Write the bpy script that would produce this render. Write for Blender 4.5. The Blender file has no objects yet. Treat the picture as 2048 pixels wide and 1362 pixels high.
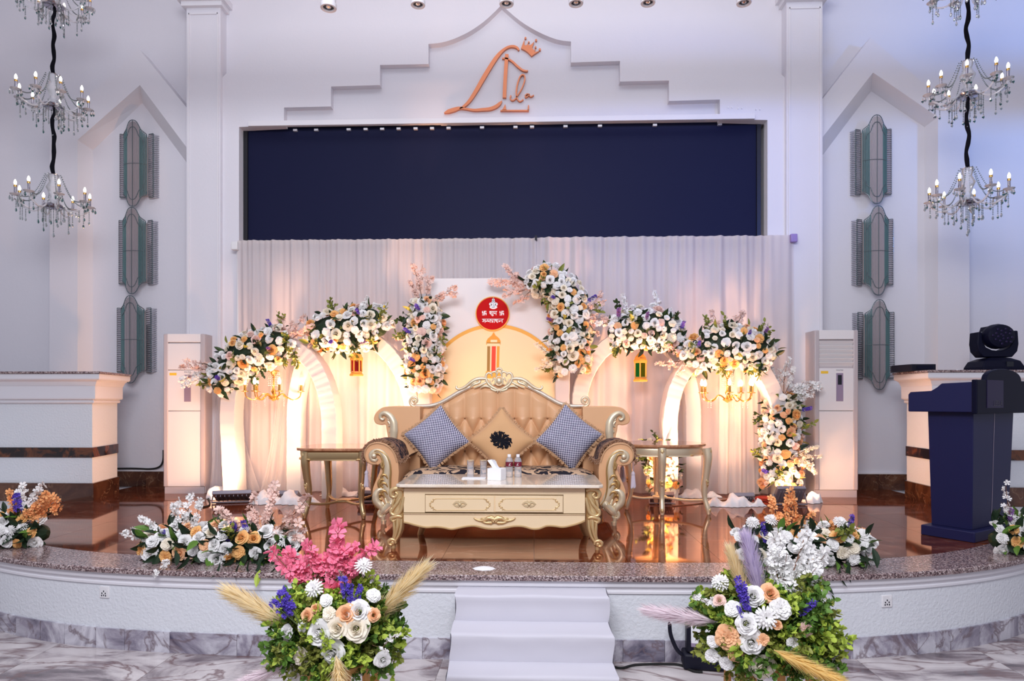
import bpy, bmesh, math, random
from mathutils import Vector, Matrix, Euler
PI = math.pi
random.seed(11)
SC = bpy.context.scene
COL = SC.collection
# ------------------------------------------------------------------ camera
F, CX, HY, TH = 1300.0, 1024.0, 802.0, math.atan(44 / 1300.0)
CS, SN = math.cos(TH), math.sin(TH)
EYE = 1.5
cam = bpy.data.cameras.new('camera')
cam.sensor_width = 36
cam.lens = F / 2048 * 36
cam.shift_y = (HY - 681) / 2048
cam.clip_end = 60
camo = bpy.data.objects.new('camera', cam)
COL.objects.link(camo)
camo.location = (0, 0, EYE)
camo.rotation_euler = (PI / 2, 0, TH)
SC.camera = camo
# ------------------------------------------------------------------ world, lights, exposure
SC.view_settings.view_transform = 'Standard'
SC.view_settings.look = 'None'
SC.view_settings.gamma = 1
SC.view_settings.use_curve_mapping = False
SC.view_settings.exposure = 0.0
wd = bpy.data.worlds.new('hall_light')
SC.world = wd
wd.use_nodes = True
wd.node_tree.nodes['Background'].inputs[0].default_value = (0.84, 0.84, 1.0, 1)
wd.node_tree.nodes['Background'].inputs[1].default_value = 0.47

def light(name, kind, loc, target, power, color, size=0.3, sizey=None, spot=None, blend=0.6):
    l = bpy.data.lights.new(name, kind)
    l.energy = power
    l.color = color
    if kind == 'AREA':
        l.size = size
        if sizey:
            l.shape = 'RECTANGLE'; l.size_y = sizey
    else:
        l.shadow_soft_size = size
    if spot:
        l.spot_size = math.radians(spot); l.spot_blend = blend
    o = bpy.data.objects.new(name, l)
    COL.objects.link(o)
    o.location = loc
    d = Vector(target) - Vector(loc)
    o.rotation_euler = d.to_track_quat('-Z', 'Y').to_euler()
    return o

WARM = (1.0, 0.50, 0.26)
light('hall_ceiling_light', 'AREA', (-0.5, -0.2, 4.2), (-0.2, 6.4, 2.8), 275, (0.93, 0.93, 1.0), 3.0, 1.4)
light('hall_ceiling_light', 'AREA', (0, 3.4, 6.9), (0, 4.2, 0), 95, (0.90, 0.92, 1.0), 7.0, 2.4)
light('blue_wash_light', 'SPOT', (7.2, 2.0, 4.6), (6.4, 7.2, 5.4), 650, (0.05, 0.30, 1.0), 0.2, spot=72, blend=1.0)
light('blue_wash_light', 'SPOT', (4.2, 1.0, 4.4), (1.55, 7.2, 3.85), 420, (0.03, 0.17, 1.0), 0.2, spot=38, blend=1.0)
# warm flood lamps on the stage floor (their housings are built further down at the same spots)
FLOODS = {'leg': (-2.96, 6.34), 'left': (-1.62, 6.40), 'left_arch_added': (-2.42, 6.40), 'right': (1.24, 6.40), 'right_arch_added': (2.02, 6.40), 'column': (2.46, 6.38), 'back_left': (-0.75, 6.42), 'back_right': (0.27, 6.42)}  # the two end-arch lamps are added to warm the curtain behind them
for nm, tx, ty, tz, pw, cone in (
        ('leg', -2.86, 6.9, 2.0, 60, 172), ('column', 2.52, 6.75, 1.7, 60, 172),
        ('leg', -4.2, 6.8, 1.2, 85, 120), ('column', 3.75, 6.7, 1.2, 100, 120),
        ('left_arch_added', -2.50, 7.05, 2.6, 50, 124), ('left', -1.58, 7.05, 2.6, 115, 124), ('left_arch_added', -2.45, 7.05, 3.5, 380, 60), ('left', -1.5, 7.05, 3.5, 480, 64),
        ('right', 1.28, 7.05, 2.4, 320, 130), ('right_arch_added', 2.05, 7.05, 2.6, 48, 124), ('right', 1.35, 7.05, 3.5, 380, 60), ('right_arch_added', 2.2, 7.05, 3.4, 260, 60),
        ('back_left', -0.66, 6.9, 1.6, 40, 150), ('back_right', 0.20, 6.9, 1.6, 36, 150)):
    light('flood_lamp_light', 'SPOT', (*FLOODS[nm], 0.62), (tx, ty, tz), pw, WARM, 0.09, spot=cone, blend=1.0)

# ------------------------------------------------------------------ pixel -> world helpers
def W(px, py, Y):
    u = (px - CX) / F; t = Y / (CS + u * SN)
    return Vector((t * (-SN + u * CS), Y, EYE + t * (HY - py) / F))
def G(px, py, z=0.5):
    u = (px - CX) / F; t = (z - EYE) * F / (HY - py)
    return Vector((t * (-SN + u * CS), t * (CS + u * SN), z))
def XP(px, Y):
    return W(px, HY, Y).x
def ZP(py, Y, px=1024):
    return W(px, py, Y).z
# ------------------------------------------------------------------ materials
def S(r, g, b):
    f = lambda c: (c / 255 / 12.92) if c / 255 <= 0.04045 else ((c / 255 + 0.055) / 1.055) ** 2.4
    return (f(r), f(g), f(b), 1)
MATS = {}
def mat(name, col, rough=0.6, metal=0.0, spec=0.5, bump=0, bscale=60, emit=None, estr=0, trans=0, ior=1.45, alpha=1, coat=0, sheen=0, sss=0):
    m = bpy.data.materials.new(name); m.use_nodes = True
    b = m.node_tree.nodes['Principled BSDF']
    b.inputs['Base Color'].default_value = col
    b.inputs['Roughness'].default_value = rough
    b.inputs['Metallic'].default_value = metal
    b.inputs['Specular IOR Level'].default_value = spec
    b.inputs['IOR'].default_value = ior
    b.inputs['Transmission Weight'].default_value = trans
    b.inputs['Alpha'].default_value = alpha
    b.inputs['Coat Weight'].default_value = coat
    b.inputs['Sheen Weight'].default_value = sheen
    if emit:
        b.inputs['Emission Color'].default_value = emit
        b.inputs['Emission Strength'].default_value = estr
    if bump:
        nt = m.node_tree
        tc = nt.nodes.new('ShaderNodeTexCoord'); nz = nt.nodes.new('ShaderNodeTexNoise')
        bp = nt.nodes.new('ShaderNodeBump')
        nz.inputs['Scale'].default_value = bscale; nz.inputs['Detail'].default_value = 4
        bp.inputs['Strength'].default_value = bump; bp.inputs['Distance'].default_value = 0.01
        nt.links.new(tc.outputs['Object'], nz.inputs['Vector'])
        nt.links.new(nz.outputs['Fac'], bp.inputs['Height'])
        nt.links.new(bp.outputs['Normal'], b.inputs['Normal'])
    MATS[name] = m
    return m
def nodes(m):
    return m.node_tree.nodes, m.node_tree.links, m.node_tree.nodes['Principled BSDF']
def ramp(nt, stops, interp='LINEAR'):
    r = nt.nodes.new('ShaderNodeValToRGB')
    r.color_ramp.interpolation = interp
    e = r.color_ramp.elements
    e[0].position, e[0].color = stops[0]
    e[1].position, e[1].color = stops[-1]
    for p, c in stops[1:-1]:
        n = e.new(p); n.color = c
    return r
def marble(name, stops, scale, vein, vcol, vscale, vw, rough, spec=0.5, stretch=(1, 1, 1), rot=(0, 0, 0.5), rnd=True, coat=0, ior=1.5, dist=1.2):
    m = mat(name, (1, 1, 1, 1), rough, 0, spec, coat=coat, ior=ior)
    n, l, b = nodes(m); nt = m.node_tree
    g = n.new('ShaderNodeNewGeometry') ; mp = n.new('ShaderNodeMapping')
    mp.inputs['Scale'].default_value = stretch; mp.inputs['Rotation'].default_value = rot
    if rnd:
        oi = n.new('ShaderNodeObjectInfo'); ad = n.new('ShaderNodeVectorMath'); ad.operation = 'MULTIPLY_ADD'
        cb = n.new('ShaderNodeCombineXYZ')
        for k in range(3): l.new(oi.outputs['Random'], cb.inputs[k])
        ad.inputs[1].default_value = (7.3, 5.1, 3.7)
        l.new(cb.outputs[0], ad.inputs[0]); l.new(g.outputs['Position'], ad.inputs[2])
        l.new(ad.outputs[0], mp.inputs['Vector'])
    else:
        l.new(g.outputs['Position'], mp.inputs['Vector'])
    nz = n.new('ShaderNodeTexNoise'); nz.inputs['Scale'].default_value = scale; nz.inputs['Detail'].default_value = 9
    nz.inputs['Roughness'].default_value = 0.62; nz.inputs['Distortion'].default_value = dist
    l.new(mp.outputs[0], nz.inputs['Vector'])
    r = ramp(nt, stops); l.new(nz.outputs['Fac'], r.inputs[0])
    v = n.new('ShaderNodeTexNoise'); v.inputs['Scale'].default_value = vscale; v.inputs['Detail'].default_value = 5
    v.inputs['Distortion'].default_value = 1.6
    l.new(mp.outputs[0], v.inputs['Vector'])
    vr = ramp(nt, [(0.5 - vw, (0, 0, 0, 1)), (0.5, (1, 1, 1, 1)), (0.5 + vw, (0, 0, 0, 1))]); l.new(v.outputs['Fac'], vr.inputs[0])
    ml = n.new('ShaderNodeMath'); ml.operation = 'MULTIPLY'; ml.inputs[1].default_value = vein
    l.new(vr.outputs[0], ml.inputs[0])
    mx = n.new('ShaderNodeMix'); mx.data_type = 'RGBA'; mx.inputs['B'].default_value = vcol
    l.new(ml.outputs[0], mx.inputs['Factor']); l.new(r.outputs[0], mx.inputs['A']); l.new(mx.outputs['Result'], b.inputs['Base Color'])
    return m
def cloth(name, col, transl=0.4, clear=0.0, bump=0.0):
    m = bpy.data.materials.new(name); m.use_nodes = True
    n, l = m.node_tree.nodes, m.node_tree.links
    n.remove(n['Principled BSDF']); out = n['Material Output']
    d = n.new('ShaderNodeBsdfDiffuse'); d.inputs[0].default_value = col
    t = n.new('ShaderNodeBsdfTranslucent'); t.inputs[0].default_value = col
    x = n.new('ShaderNodeMixShader'); x.inputs[0].default_value = transl
    l.new(d.outputs[0], x.inputs[1]); l.new(t.outputs[0], x.inputs[2])
    if clear:
        p = n.new('ShaderNodeBsdfTransparent'); y = n.new('ShaderNodeMixShader'); y.inputs[0].default_value = clear
        l.new(x.outputs[0], y.inputs[1]); l.new(p.outputs[0], y.inputs[2]); x = y
    l.new(x.outputs[0], out.inputs[0])
    MATS[name] = m
    return m
def thin_glass(name, tint, refl=0.35, rough=0.05, milk=0.0):
    m = bpy.data.materials.new(name); m.use_nodes = True
    n, l = m.node_tree.nodes, m.node_tree.links
    n.remove(n['Principled BSDF']); out = n['Material Output']
    p = n.new('ShaderNodeBsdfTransparent'); p.inputs[0].default_value = tint
    g = n.new('ShaderNodeBsdfGlossy'); g.inputs['Roughness'].default_value = rough
    w = n.new('ShaderNodeLayerWeight'); w.inputs[0].default_value = refl
    x = n.new('ShaderNodeMixShader')
    l.new(w.outputs['Fresnel'], x.inputs[0]); l.new(p.outputs[0], x.inputs[1]); l.new(g.outputs[0], x.inputs[2])
    if milk:
        d = n.new('ShaderNodeBsdfDiffuse'); d.inputs[0].default_value = (0.86, 0.87, 0.9, 1)
        y = n.new('ShaderNodeMixShader'); y.inputs[0].default_value = milk
        l.new(x.outputs[0], y.inputs[1]); l.new(d.outputs[0], y.inputs[2]); x = y
    l.new(x.outputs[0], out.inputs[0])
    MATS[name] = m
    return m

mat('white_wall', (0.73, 0.72, 0.77, 1), 0.62, bump=0.10, bscale=30)
mat('white_trim', (0.76, 0.75, 0.785, 1), 0.5)
mat('rough_plaster', (0.74, 0.765, 0.80, 1), 0.65, bump=0.55, bscale=55)
mat('ceiling_white', (0.75, 0.75, 0.78, 1), 0.8)
marble('stage_marble', [(0.25, S(70, 30, 18)), (0.5, S(122, 60, 38)), (0.75, S(164, 92, 62))], 1.6, 0.5, S(206, 172, 152), 2.2, 0.012, 0.05, 0.7, (0.5, 1.6, 1), (0, 0, 0.35), coat=0.0, ior=1.8)
MATS['stage_marble'].node_tree.nodes['Principled BSDF'].inputs['Metallic'].default_value = 0.4
MATS['stage_marble'].node_tree.nodes['Principled BSDF'].inputs['Specular Tint'].default_value = (1.0, 0.74, 0.56, 1)
marble('dark_brown_marble', [(0.25, S(38, 18, 14)), (0.5, S(78, 46, 32)), (0.75, S(112, 74, 50))], 3.0, 0.28, S(190, 160, 130), 3.5, 0.012, 0.12, 0.6)
marble('hall_marble', [(0.27, S(56, 48, 56)), (0.40, S(128, 116, 120)), (0.52, S(196, 188, 188)), (0.75, S(226, 220, 218))], 1.1, 0.85, S(112, 84, 84), 1.5, 0.028, 0.13, 0.5, (0.8, 1.9, 1.2), (0, 0, 0.55), dist=2.2)
marble('skirting_marble', [(0.30, S(70, 66, 88)), (0.45, S(150, 144, 158)), (0.6, S(208, 206, 214)), (0.8, S(226, 224, 228))], 2.2, 0.8, S(110, 92, 98), 2.6, 0.03, 0.2, 0.5, (1, 1, 1), (0, 0.7, 0.4), dist=2.0)
marble('cream_marble', [(0.3, S(232, 214, 190)), (0.6, S(246, 234, 216))], 4, 0.3, S(222, 196, 170), 5, 0.02, 0.05, 0.6, rnd=False, coat=0.5)
marble('amber_stone', [(0.3, S(150, 92, 58)), (0.6, S(196, 140, 100))], 8, 0.4, S(226, 190, 150), 9, 0.02, 0.05, 0.6, rnd=False, coat=0.4)
m = mat('speckled_granite', (1, 1, 1, 1), 0.16, 0, 0.6)
n, l, b = nodes(m)
tc = n.new('ShaderNodeNewGeometry'); vo = n.new('ShaderNodeTexVoronoi'); vo.inputs['Scale'].default_value = 150
nz = n.new('ShaderNodeTexNoise'); nz.inputs['Scale'].default_value = 80; nz.inputs['Detail'].default_value = 3
r = ramp(m.node_tree, [(0.34, S(66, 50, 54)), (0.46, S(128, 104, 104)), (0.56, S(150, 128, 126)), (0.70, S(200, 186, 184))])
mx = n.new('ShaderNodeMix'); mx.data_type = 'FLOAT'; mx.inputs[0].default_value = 0.6
l.new(tc.outputs['Position'], vo.inputs['Vector']); l.new(tc.outputs['Position'], nz.inputs['Vector'])
sp = n.new('ShaderNodeSeparateColor'); l.new(vo.outputs['Color'], sp.inputs[0])
l.new(sp.outputs[0], mx.inputs['A']); l.new(nz.outputs['Fac'], mx.inputs['B'])
l.new(mx.outputs['Result'], r.inputs[0]); l.new(r.outputs[0], b.inputs['Base Color'])
m = marble('bronze_glass', [(0.3, S(14, 8, 8)), (0.48, S(34, 18, 14)), (0.6, S(110, 60, 28)), (0.75, S(50, 26, 16))], 4.5, 0.0, (0, 0, 0, 1), 3, 0.02, 0.08, 0.6, (1, 1, 1), rnd=False)
mat('led_black', (0.010, 0.012, 0.040, 1), 0.5, 0, 0.1)
mat('black_metal', (0.012, 0.012, 0.016, 1), 0.4)
mat('black_plastic', (0.010, 0.010, 0.02, 1), 0.45, spec=0.2)
mat('black_rubber', (0.01, 0.01, 0.01, 1), 0.7)
mat('black_velvet', (0.006, 0.006, 0.01, 1), 0.95, spec=0.1)
mat('aluminium', (0.8, 0.8, 0.84, 1), 0.35, 0.6)
mat('chrome', (0.82, 0.82, 0.86, 1), 0.12, 1.0)
mat('dark_chrome', (0.42, 0.40, 0.46, 1), 0.15, 1.0)
mat('dark_wire', (0.12, 0.155, 0.17, 1), 0.35, 0.5)
mat('copper_mirror', S(206, 126, 88), 0.3, 0.45)
mat('gold', S(222, 192, 140), 0.36, 0.6)
mat('antique_gold', S(196, 160, 104), 0.34, 0.7)
mat('champagne', S(232, 216, 184), 0.36, 0.55)
mat('silver_rail', S(226, 214, 196), 0.32, 0.55)
mat('old_gold', S(190, 164, 122), 0.33, 0.75)
mat('bright_gold', S(226, 176, 96), 0.2, 0.9)
mat('lantern_gold', S(226, 164, 78), 0.38, 0.5)
mat('beige_leather', S(228, 178, 132), 0.42, bump=0.04, bscale=180)
mat('beige_velvet', S(220, 172, 122), 0.7, sheen=0.3)
mat('button_leather', S(150, 108, 72), 0.5)
mat('cream_lacquer', S(246, 222, 182), 0.22, coat=0.3)
mat('cream_line', S(128, 104, 70), 0.5)
mat('ivory_ornament', S(226, 206, 166), 0.35, 0.35)
mat('tissue_white', (0.88, 0.89, 0.92, 1), 0.6)
mat('paper_white', (0.85, 0.85, 0.86, 1), 0.7)
mat('maroon', S(112, 22, 44), 0.4)
mat('water', (0.95, 0.97, 1, 1), 0.02, trans=1.0, ior=1.33)
thin_glass('clear_glass', (0.97, 0.97, 0.98, 1), 0.22, 0.05, 0.14)
thin_glass('bottle_plastic', (0.97, 0.97, 0.98, 1), 0.25, 0.08, 0.28)
mat('bar_crystal', S(186, 186, 194), 0.12, 0.85)
thin_glass('crystal', (0.96, 0.97, 0.98, 1), 0.28, 0.12, 0.30)
mat('grey_rod_glass', S(168, 160, 164), 0.28, 0.45)
mat('teal_rod_glass', S(92, 124, 126), 0.28, 0.4)
thin_glass('teal_drop', (0.18, 0.42, 0.40, 1), 0.4, 0.1)
thin_glass('smoke_drop', (0.52, 0.60, 0.60, 1), 0.38, 0.1, 0.10)
mat('bulb', (1, 0.95, 0.85, 1), 0.3, emit=(1, 0.93, 0.82, 1), estr=6)
mat('warm_bulb', (1, 0.85, 0.6, 1), 0.3, emit=(1, 0.74, 0.40, 1), estr=16)
mat('lamp_face', (1, 0.85, 0.6, 1), 0.3, emit=(1, 0.72, 0.36, 1), estr=9)
mat('ac_white', (0.80, 0.77, 0.77, 1), 0.35)
mat('ac_grey', S(190, 180, 182), 0.4)
mat('ac_strip', S(150, 134, 158), 0.35)
mat('screen_black', (0.01, 0.012, 0.02, 1), 0.12)
mat('sticker_yellow', S(246, 198, 60), 0.5)
mat('grey_text', S(80, 78, 90), 0.5)
mat('lectern_navy', S(30, 32, 72), 0.45, spec=0.25)
mat('lectern_black', S(8, 10, 34), 0.5, spec=0.12)
mat('lectern_plaque', S(34, 24, 62), 0.4, spec=0.2)
mat('plaque_text', S(14, 10, 34), 0.3)
mat('seam_pink', S(168, 150, 166), 0.3)
mat('moving_head_black', S(10, 12, 36), 0.5, spec=0.2)
mat('print_white', (0.80, 0.79, 0.80, 1), 0.6)
mat('print_gold', S(238, 176, 66), 0.5)
mat('print_dark_gold', S(158, 122, 52), 0.55)
mat('print_orange', S(232, 160, 50), 0.55)
mat('print_red', S(226, 62, 26), 0.5)
mat('print_cream', S(250, 226, 180), 0.55)
mat('plate_red', S(190, 8, 14), 0.6, spec=0.15)
mat('plate_white', (0.85, 0.85, 0.88, 1), 0.4)
mat('plate_detail', S(120, 150, 180), 0.5)
thin_glass('lantern_red', S(214, 70, 96), 0.12)
thin_glass('lantern_dark', S(150, 138, 120), 0.12)
thin_glass('lantern_green', S(90, 190, 130), 0.12)
thin_glass('lantern_olive', S(160, 180, 90), 0.12)
cloth('curtain_voile', (0.86, 0.81, 0.82, 1), 0.45, 0.10)
cloth('sheer_voile', (0.84, 0.82, 0.84, 1), 0.5, 0.45)
cloth('arch_fabric', (0.74, 0.73, 0.75, 1), 0.25)
cloth('step_cloth', (0.65, 0.64, 0.70, 1), 0.05)
mat('puddle_cloth', (0.84, 0.82, 0.83, 1), 0.8)
mat('blue_lit_plastic', S(150, 130, 190), 0.5)  # white bracket plastic with the blue stage light put into its colour
mat('white_plastic', (0.8, 0.79, 0.8, 1), 0.45)
mat('fringe_beige', S(196, 156, 118), 0.85)
mat('fringe_brown', S(158, 122, 96), 0.85)
mat('tassel_lilac', S(214, 206, 218), 0.8)
mat('motif_black', (0.008, 0.008, 0.014, 1), 0.8, spec=0.2)
mat('twig', S(120, 82, 62), 0.8)
mat('green_stem', S(72, 88, 44), 0.7)
mat('leg_wood', S(206, 150, 84), 0.4)
mat('flood_grey', S(150, 146, 156), 0.3, 0.5)
mat('red_cloth', S(150, 44, 34), 0.8)
# navy and white check
m = mat('check_fabric', (1, 1, 1, 1), 0.85)
n, l, b = nodes(m); tc = n.new('ShaderNodeTexCoord'); ck = n.new('ShaderNodeTexChecker'); mp = n.new('ShaderNodeMapping')
mp.inputs['Location'].default_value = (0.003, 0.003, 50)
mp.inputs['Scale'].default_value = (1, 1, 0.0)
ck.inputs['Scale'].default_value = 92; ck.inputs['Color1'].default_value = S(30, 30, 74); ck.inputs['Color2'].default_value = S(222, 220, 236)
l.new(tc.outputs['Object'], mp.inputs[0]); l.new(mp.outputs[0], ck.inputs['Vector']); l.new(ck.outputs[0], b.inputs['Base Color'])
# black floral damask on beige
def damask(name, base, dark, sc, thr):
    m = mat(name, (1, 1, 1, 1), 0.8)
    n, l, b = nodes(m); g = n.new('ShaderNodeTexCoord'); z = n.new('ShaderNodeTexNoise'); z.inputs['Scale'].default_value = sc
    z.inputs['Detail'].default_value = 2.5; z.inputs['Distortion'].default_value = 1.5
    r = ramp(m.node_tree, [(thr, dark), (thr + 0.02, base)]); l.new(g.outputs['Object'], z.inputs['Vector'])
    l.new(z.outputs['Fac'], r.inputs[0]); l.new(r.outputs[0], b.inputs['Base Color'])
damask('seat_damask', S(206, 172, 140), S(22, 20, 34), 11, 0.47)
damask('cover_damask', S(150, 112, 92), S(28, 24, 40), 16, 0.5)

# ------------------------------------------------------------------ mesh builder
def catmull(pts, n=6):
    pts = [Vector(p) for p in pts]; out = []
    for i in range(len(pts) - 1):
        p0 = pts[max(i - 1, 0)]; p1 = pts[i]; p2 = pts[i + 1]; p3 = pts[min(i + 2, len(pts) - 1)]
        for k in range(n):
            t = k / n
            out.append(0.5 * ((2 * p1) + (p2 - p0) * t + (2 * p0 - 5 * p1 + 4 * p2 - p3) * t * t + (3 * p1 - p0 - 3 * p2 + p3) * t ** 3))
    out.append(pts[-1])
    return out
def lerpl(vals, k):
    """sample list of floats at 0..1"""
    if not isinstance(vals, (list, tuple)): return vals
    x = k * (len(vals) - 1); i = min(int(x), len(vals) - 2)
    return vals[i] + (vals[i + 1] - vals[i]) * (x - i)
class MB:
    def __init__(s):
        s.v = []; s.f = []; s.m = []; s.cur = 0
    def add(s, vs, fs):
        o = len(s.v); s.v += [tuple(p) for p in vs]
        s.f += [tuple(i + o for i in f) for f in fs]; s.m += [s.cur] * len(fs)
        return s
    def box(s, x0, x1, y0, y1, z0, z1):
        return s.add([(x0, y0, z0), (x1, y0, z0), (x1, y1, z0), (x0, y1, z0), (x0, y0, z1), (x1, y0, z1), (x1, y1, z1), (x0, y1, z1)],
                     [(0, 3, 2, 1), (4, 5, 6, 7), (0, 1, 5, 4), (1, 2, 6, 5), (2, 3, 7, 6), (3, 0, 4, 7)])
    def cbox(s, c, dx, dy, dz):
        return s.box(c[0] - dx / 2, c[0] + dx / 2, c[1] - dy / 2, c[1] + dy / 2, c[2] - dz / 2, c[2] + dz / 2)
    def rings(s, R, close=True, cap0=True, cap1=True):
        n = len(R[0]); vs = [p for r in R for p in r]; fs = []
        for i in range(len(R) - 1):
            for j in range(n if close else n - 1):
                a = i * n + j; b = i * n + (j + 1) % n
                fs.append((a, b, b + n, a + n))
        if close and cap0: fs.append(tuple(range(n))[::-1])
        if close and cap1: fs.append(tuple((len(R) - 1) * n + j for j in range(n)))
        return s.add(vs, fs)
    def tube(s, pts, r, n=8, smooth=0, flat=1.0, up=None, cap=True):
        """round or (flat<1) elliptical tube along pts; up = direction of the thin axis"""
        if smooth: pts = catmull(pts, smooth)
        pts = [Vector(p) for p in pts]; R = []; N = len(pts); last = None
        for i, p in enumerate(pts):
            t = (pts[min(i + 1, N - 1)] - pts[max(i - 1, 0)])
            if t.length < 1e-9: t = Vector((0, 0, 1))
            t.normalize()
            if up is not None:
                a = Vector(up); b = t.cross(a)
                if b.length < 1e-6: b = t.orthogonal()
                b.normalize(); a = b.cross(t).normalized()
            else:
                if last is None: a = t.orthogonal().normalized()
                else:
                    a = last - t * last.dot(t)
                    if a.length < 1e-6: a = t.orthogonal()
                    a.normalize()
                last = a; b = t.cross(a)
            rr = lerpl(r, i / max(N - 1, 1))
            R.append([p + (b * math.cos(q) + a * flat * math.sin(q)) * rr for q in (2 * PI * k / n for k in range(n))])
        return s.rings(R, True, cap, cap)
    def lathe(s, prof, c=(0, 0, 0), n=16, cap=True, sx=1, sy=1):
        R = [[(c[0] + r * sx * math.cos(2 * PI * k / n), c[1] + r * sy * math.sin(2 * PI * k / n), c[2] + z) for k in range(n)] for r, z in prof]
        return s.rings(R, True, cap, cap)
    def ball(s, c, r, n=8, m=5, sx=1, sy=1, sz=1):
        return s.add(*sph(c, r, n, m, sx, sy, sz))
    def prism(s, pts, y0, y1):
        """XZ polygon (list of (x,z)) extruded from y0 (front) to y1"""
        n = len(pts)
        area = sum(pts[i][0] * pts[(i + 1) % n][1] - pts[(i + 1) % n][0] * pts[i][1] for i in range(n))
        if area < 0: pts = pts[::-1]
        vs = [(p[0], y0, p[1]) for p in pts] + [(p[0], y1, p[1]) for p in pts]
        fs = [tuple(range(n)), tuple(range(n, 2 * n))[::-1]]
        fs += [(i, i + n, (i + 1) % n + n, (i + 1) % n) for i in range(n)]
        return s.add(vs, fs)
    def zprism(s, pts, z0, z1):
        n = len(pts)
        area = sum(pts[i][0] * pts[(i + 1) % n][1] - pts[(i + 1) % n][0] * pts[i][1] for i in range(n))
        if area < 0: pts = pts[::-1]
        vs = [(p[0], p[1], z0) for p in pts] + [(p[0], p[1], z1) for p in pts]
        fs = [tuple(range(n))[::-1], tuple(range(n, 2 * n))]
        fs += [(i, (i + 1) % n, (i + 1) % n + n, i + n) for i in range(n)]
        return s.add(vs, fs)
    def grid(s, fn, nu, nv):
        vs = [fn(i / nu, j / nv) for j in range(nv + 1) for i in range(nu + 1)]
        fs = [(j * (nu + 1) + i, j * (nu + 1) + i + 1, (j + 1) * (nu + 1) + i + 1, (j + 1) * (nu + 1) + i) for j in range(nv) for i in range(nu)]
        return s.add(vs, fs)
    def ribbon(s, pts, w, y, th, n=8, sm=6):
        """carved relief: flattened tube along (x,z) points lying in the plane Y=y"""
        return s.tube([(p[0], y, p[1]) for p in pts], w, n, sm, th, up=(0, 1, 0))
    def xf(s, M, start=0):
        for i in range(start, len(s.v)): s.v[i] = tuple(M @ Vector(s.v[i]))
        return s
    def mesh(s, name, mats, smooth=40):
        me = bpy.data.meshes.new(name)
        me.from_pydata(s.v, [], s.f)
        for q in (mats if isinstance(mats, (list, tuple)) else [mats]):
            me.materials.append(MATS[q] if isinstance(q, str) else q)
        if any(s.m): me.polygons.foreach_set('material_index', s.m)
        if smooth:
            me.polygons.foreach_set('use_smooth', [True] * len(me.polygons))
            if smooth < 180: me.set_sharp_from_angle(angle=math.radians(smooth))
        me.update()
        return me
    def build(s, name, mats, parent=None, loc=None, smooth=40, world=True, bevel=0, stuff=False):
        base = Vector((0, 0, 0))
        if parent is not None and world: base = wloc(parent)
        elif parent is None and loc is not None: base = Vector(loc)
        if base.length:
            s.v = [(p[0] - base.x, p[1] - base.y, p[2] - base.z) for p in s.v]
        o = bpy.data.objects.new(name, s.mesh(name, mats, smooth))
        COL.objects.link(o)
        if parent is not None: o.parent = parent
        elif loc is not None: o.location = loc
        if bevel:
            b = o.modifiers.new('bevel', 'BEVEL'); b.width = bevel; b.segments = 2; b.limit_method = 'ANGLE'; b.angle_limit = math.radians(35)
        if stuff: o['kind'] = 'stuff'
        return o
def sph(c, r, n=8, m=5, sx=1, sy=1, sz=1):
    vs = [(c[0], c[1], c[2] - r * sz)]; fs = []
    for j in range(1, m):
        a = -PI / 2 + PI * j / m
        vs += [(c[0] + r * sx * math.cos(a) * math.cos(2 * PI * k / n), c[1] + r * sy * math.cos(a) * math.sin(2 * PI * k / n), c[2] + r * sz * math.sin(a)) for k in range(n)]
    vs.append((c[0], c[1], c[2] + r * sz)); T = len(vs) - 1
    for k in range(n):
        fs.append((0, 1 + (k + 1) % n, 1 + k))
        for j in range(m - 2):
            a = 1 + j * n + k; b = 1 + j * n + (k + 1) % n
            fs.append((a, b, b + n, a + n))
        fs.append((T - n + k, T - n + (k + 1) % n, T))
    return vs, fs
def wloc(o):
    p = Vector((0, 0, 0))
    while o is not None:
        p = p + o.location; o = o.parent
    return p
def tag(o, label, cat, group=None, kind=None):
    o['label'] = label; o['category'] = cat
    if group: o['group'] = group
    if kind: o['kind'] = kind
    return o
def thing(name, label, cat, loc, group=None, rz=0):
    o = bpy.data.objects.new(name, None); o.empty_display_size = 0.1
    COL.objects.link(o); o.location = loc; o.rotation_euler = (0, 0, rz)
    return tag(o, label, cat, group)
def struct(o):
    o['kind'] = 'structure'; return o
def dup(root, loc, label=None, rz=None, scale=None):
    r = root.copy(); COL.objects.link(r); r.location = loc
    if rz is not None: r.rotation_euler = (0, 0, rz)
    if scale is not None: r.scale = scale
    if label: r['label'] = label
    for ch in list(root.children):
        c = ch.copy(); COL.objects.link(c); c.parent = r
        for g in list(ch.children):
            d = g.copy(); COL.objects.link(d); d.parent = c
    return r
def inst(name, me, parent, loc, rot=(0, 0, 0), scale=1.0):
    o = bpy.data.objects.new(name, me); COL.objects.link(o)
    if parent is not None: o.parent = parent
    o.location = loc; o.rotation_euler = rot
    o.scale = (scale, scale, scale) if not isinstance(scale, (tuple, list)) else scale
    return o
def aim(d, spin=0.0):
    d = Vector(d).normalized()
    return (d.to_track_quat('Z', 'Y').to_matrix() @ Matrix.Rotation(spin, 3, 'Z')).to_euler()
def spiral(cx, cz, r0, r1, a0, a1, n=14):
    return [(cx + (r0 + (r1 - r0) * k / n) * math.cos(a0 + (a1 - a0) * k / n), cz + (r0 + (r1 - r0) * k / n) * math.sin(a0 + (a1 - a0) * k / n)) for k in range(n + 1)]
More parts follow.
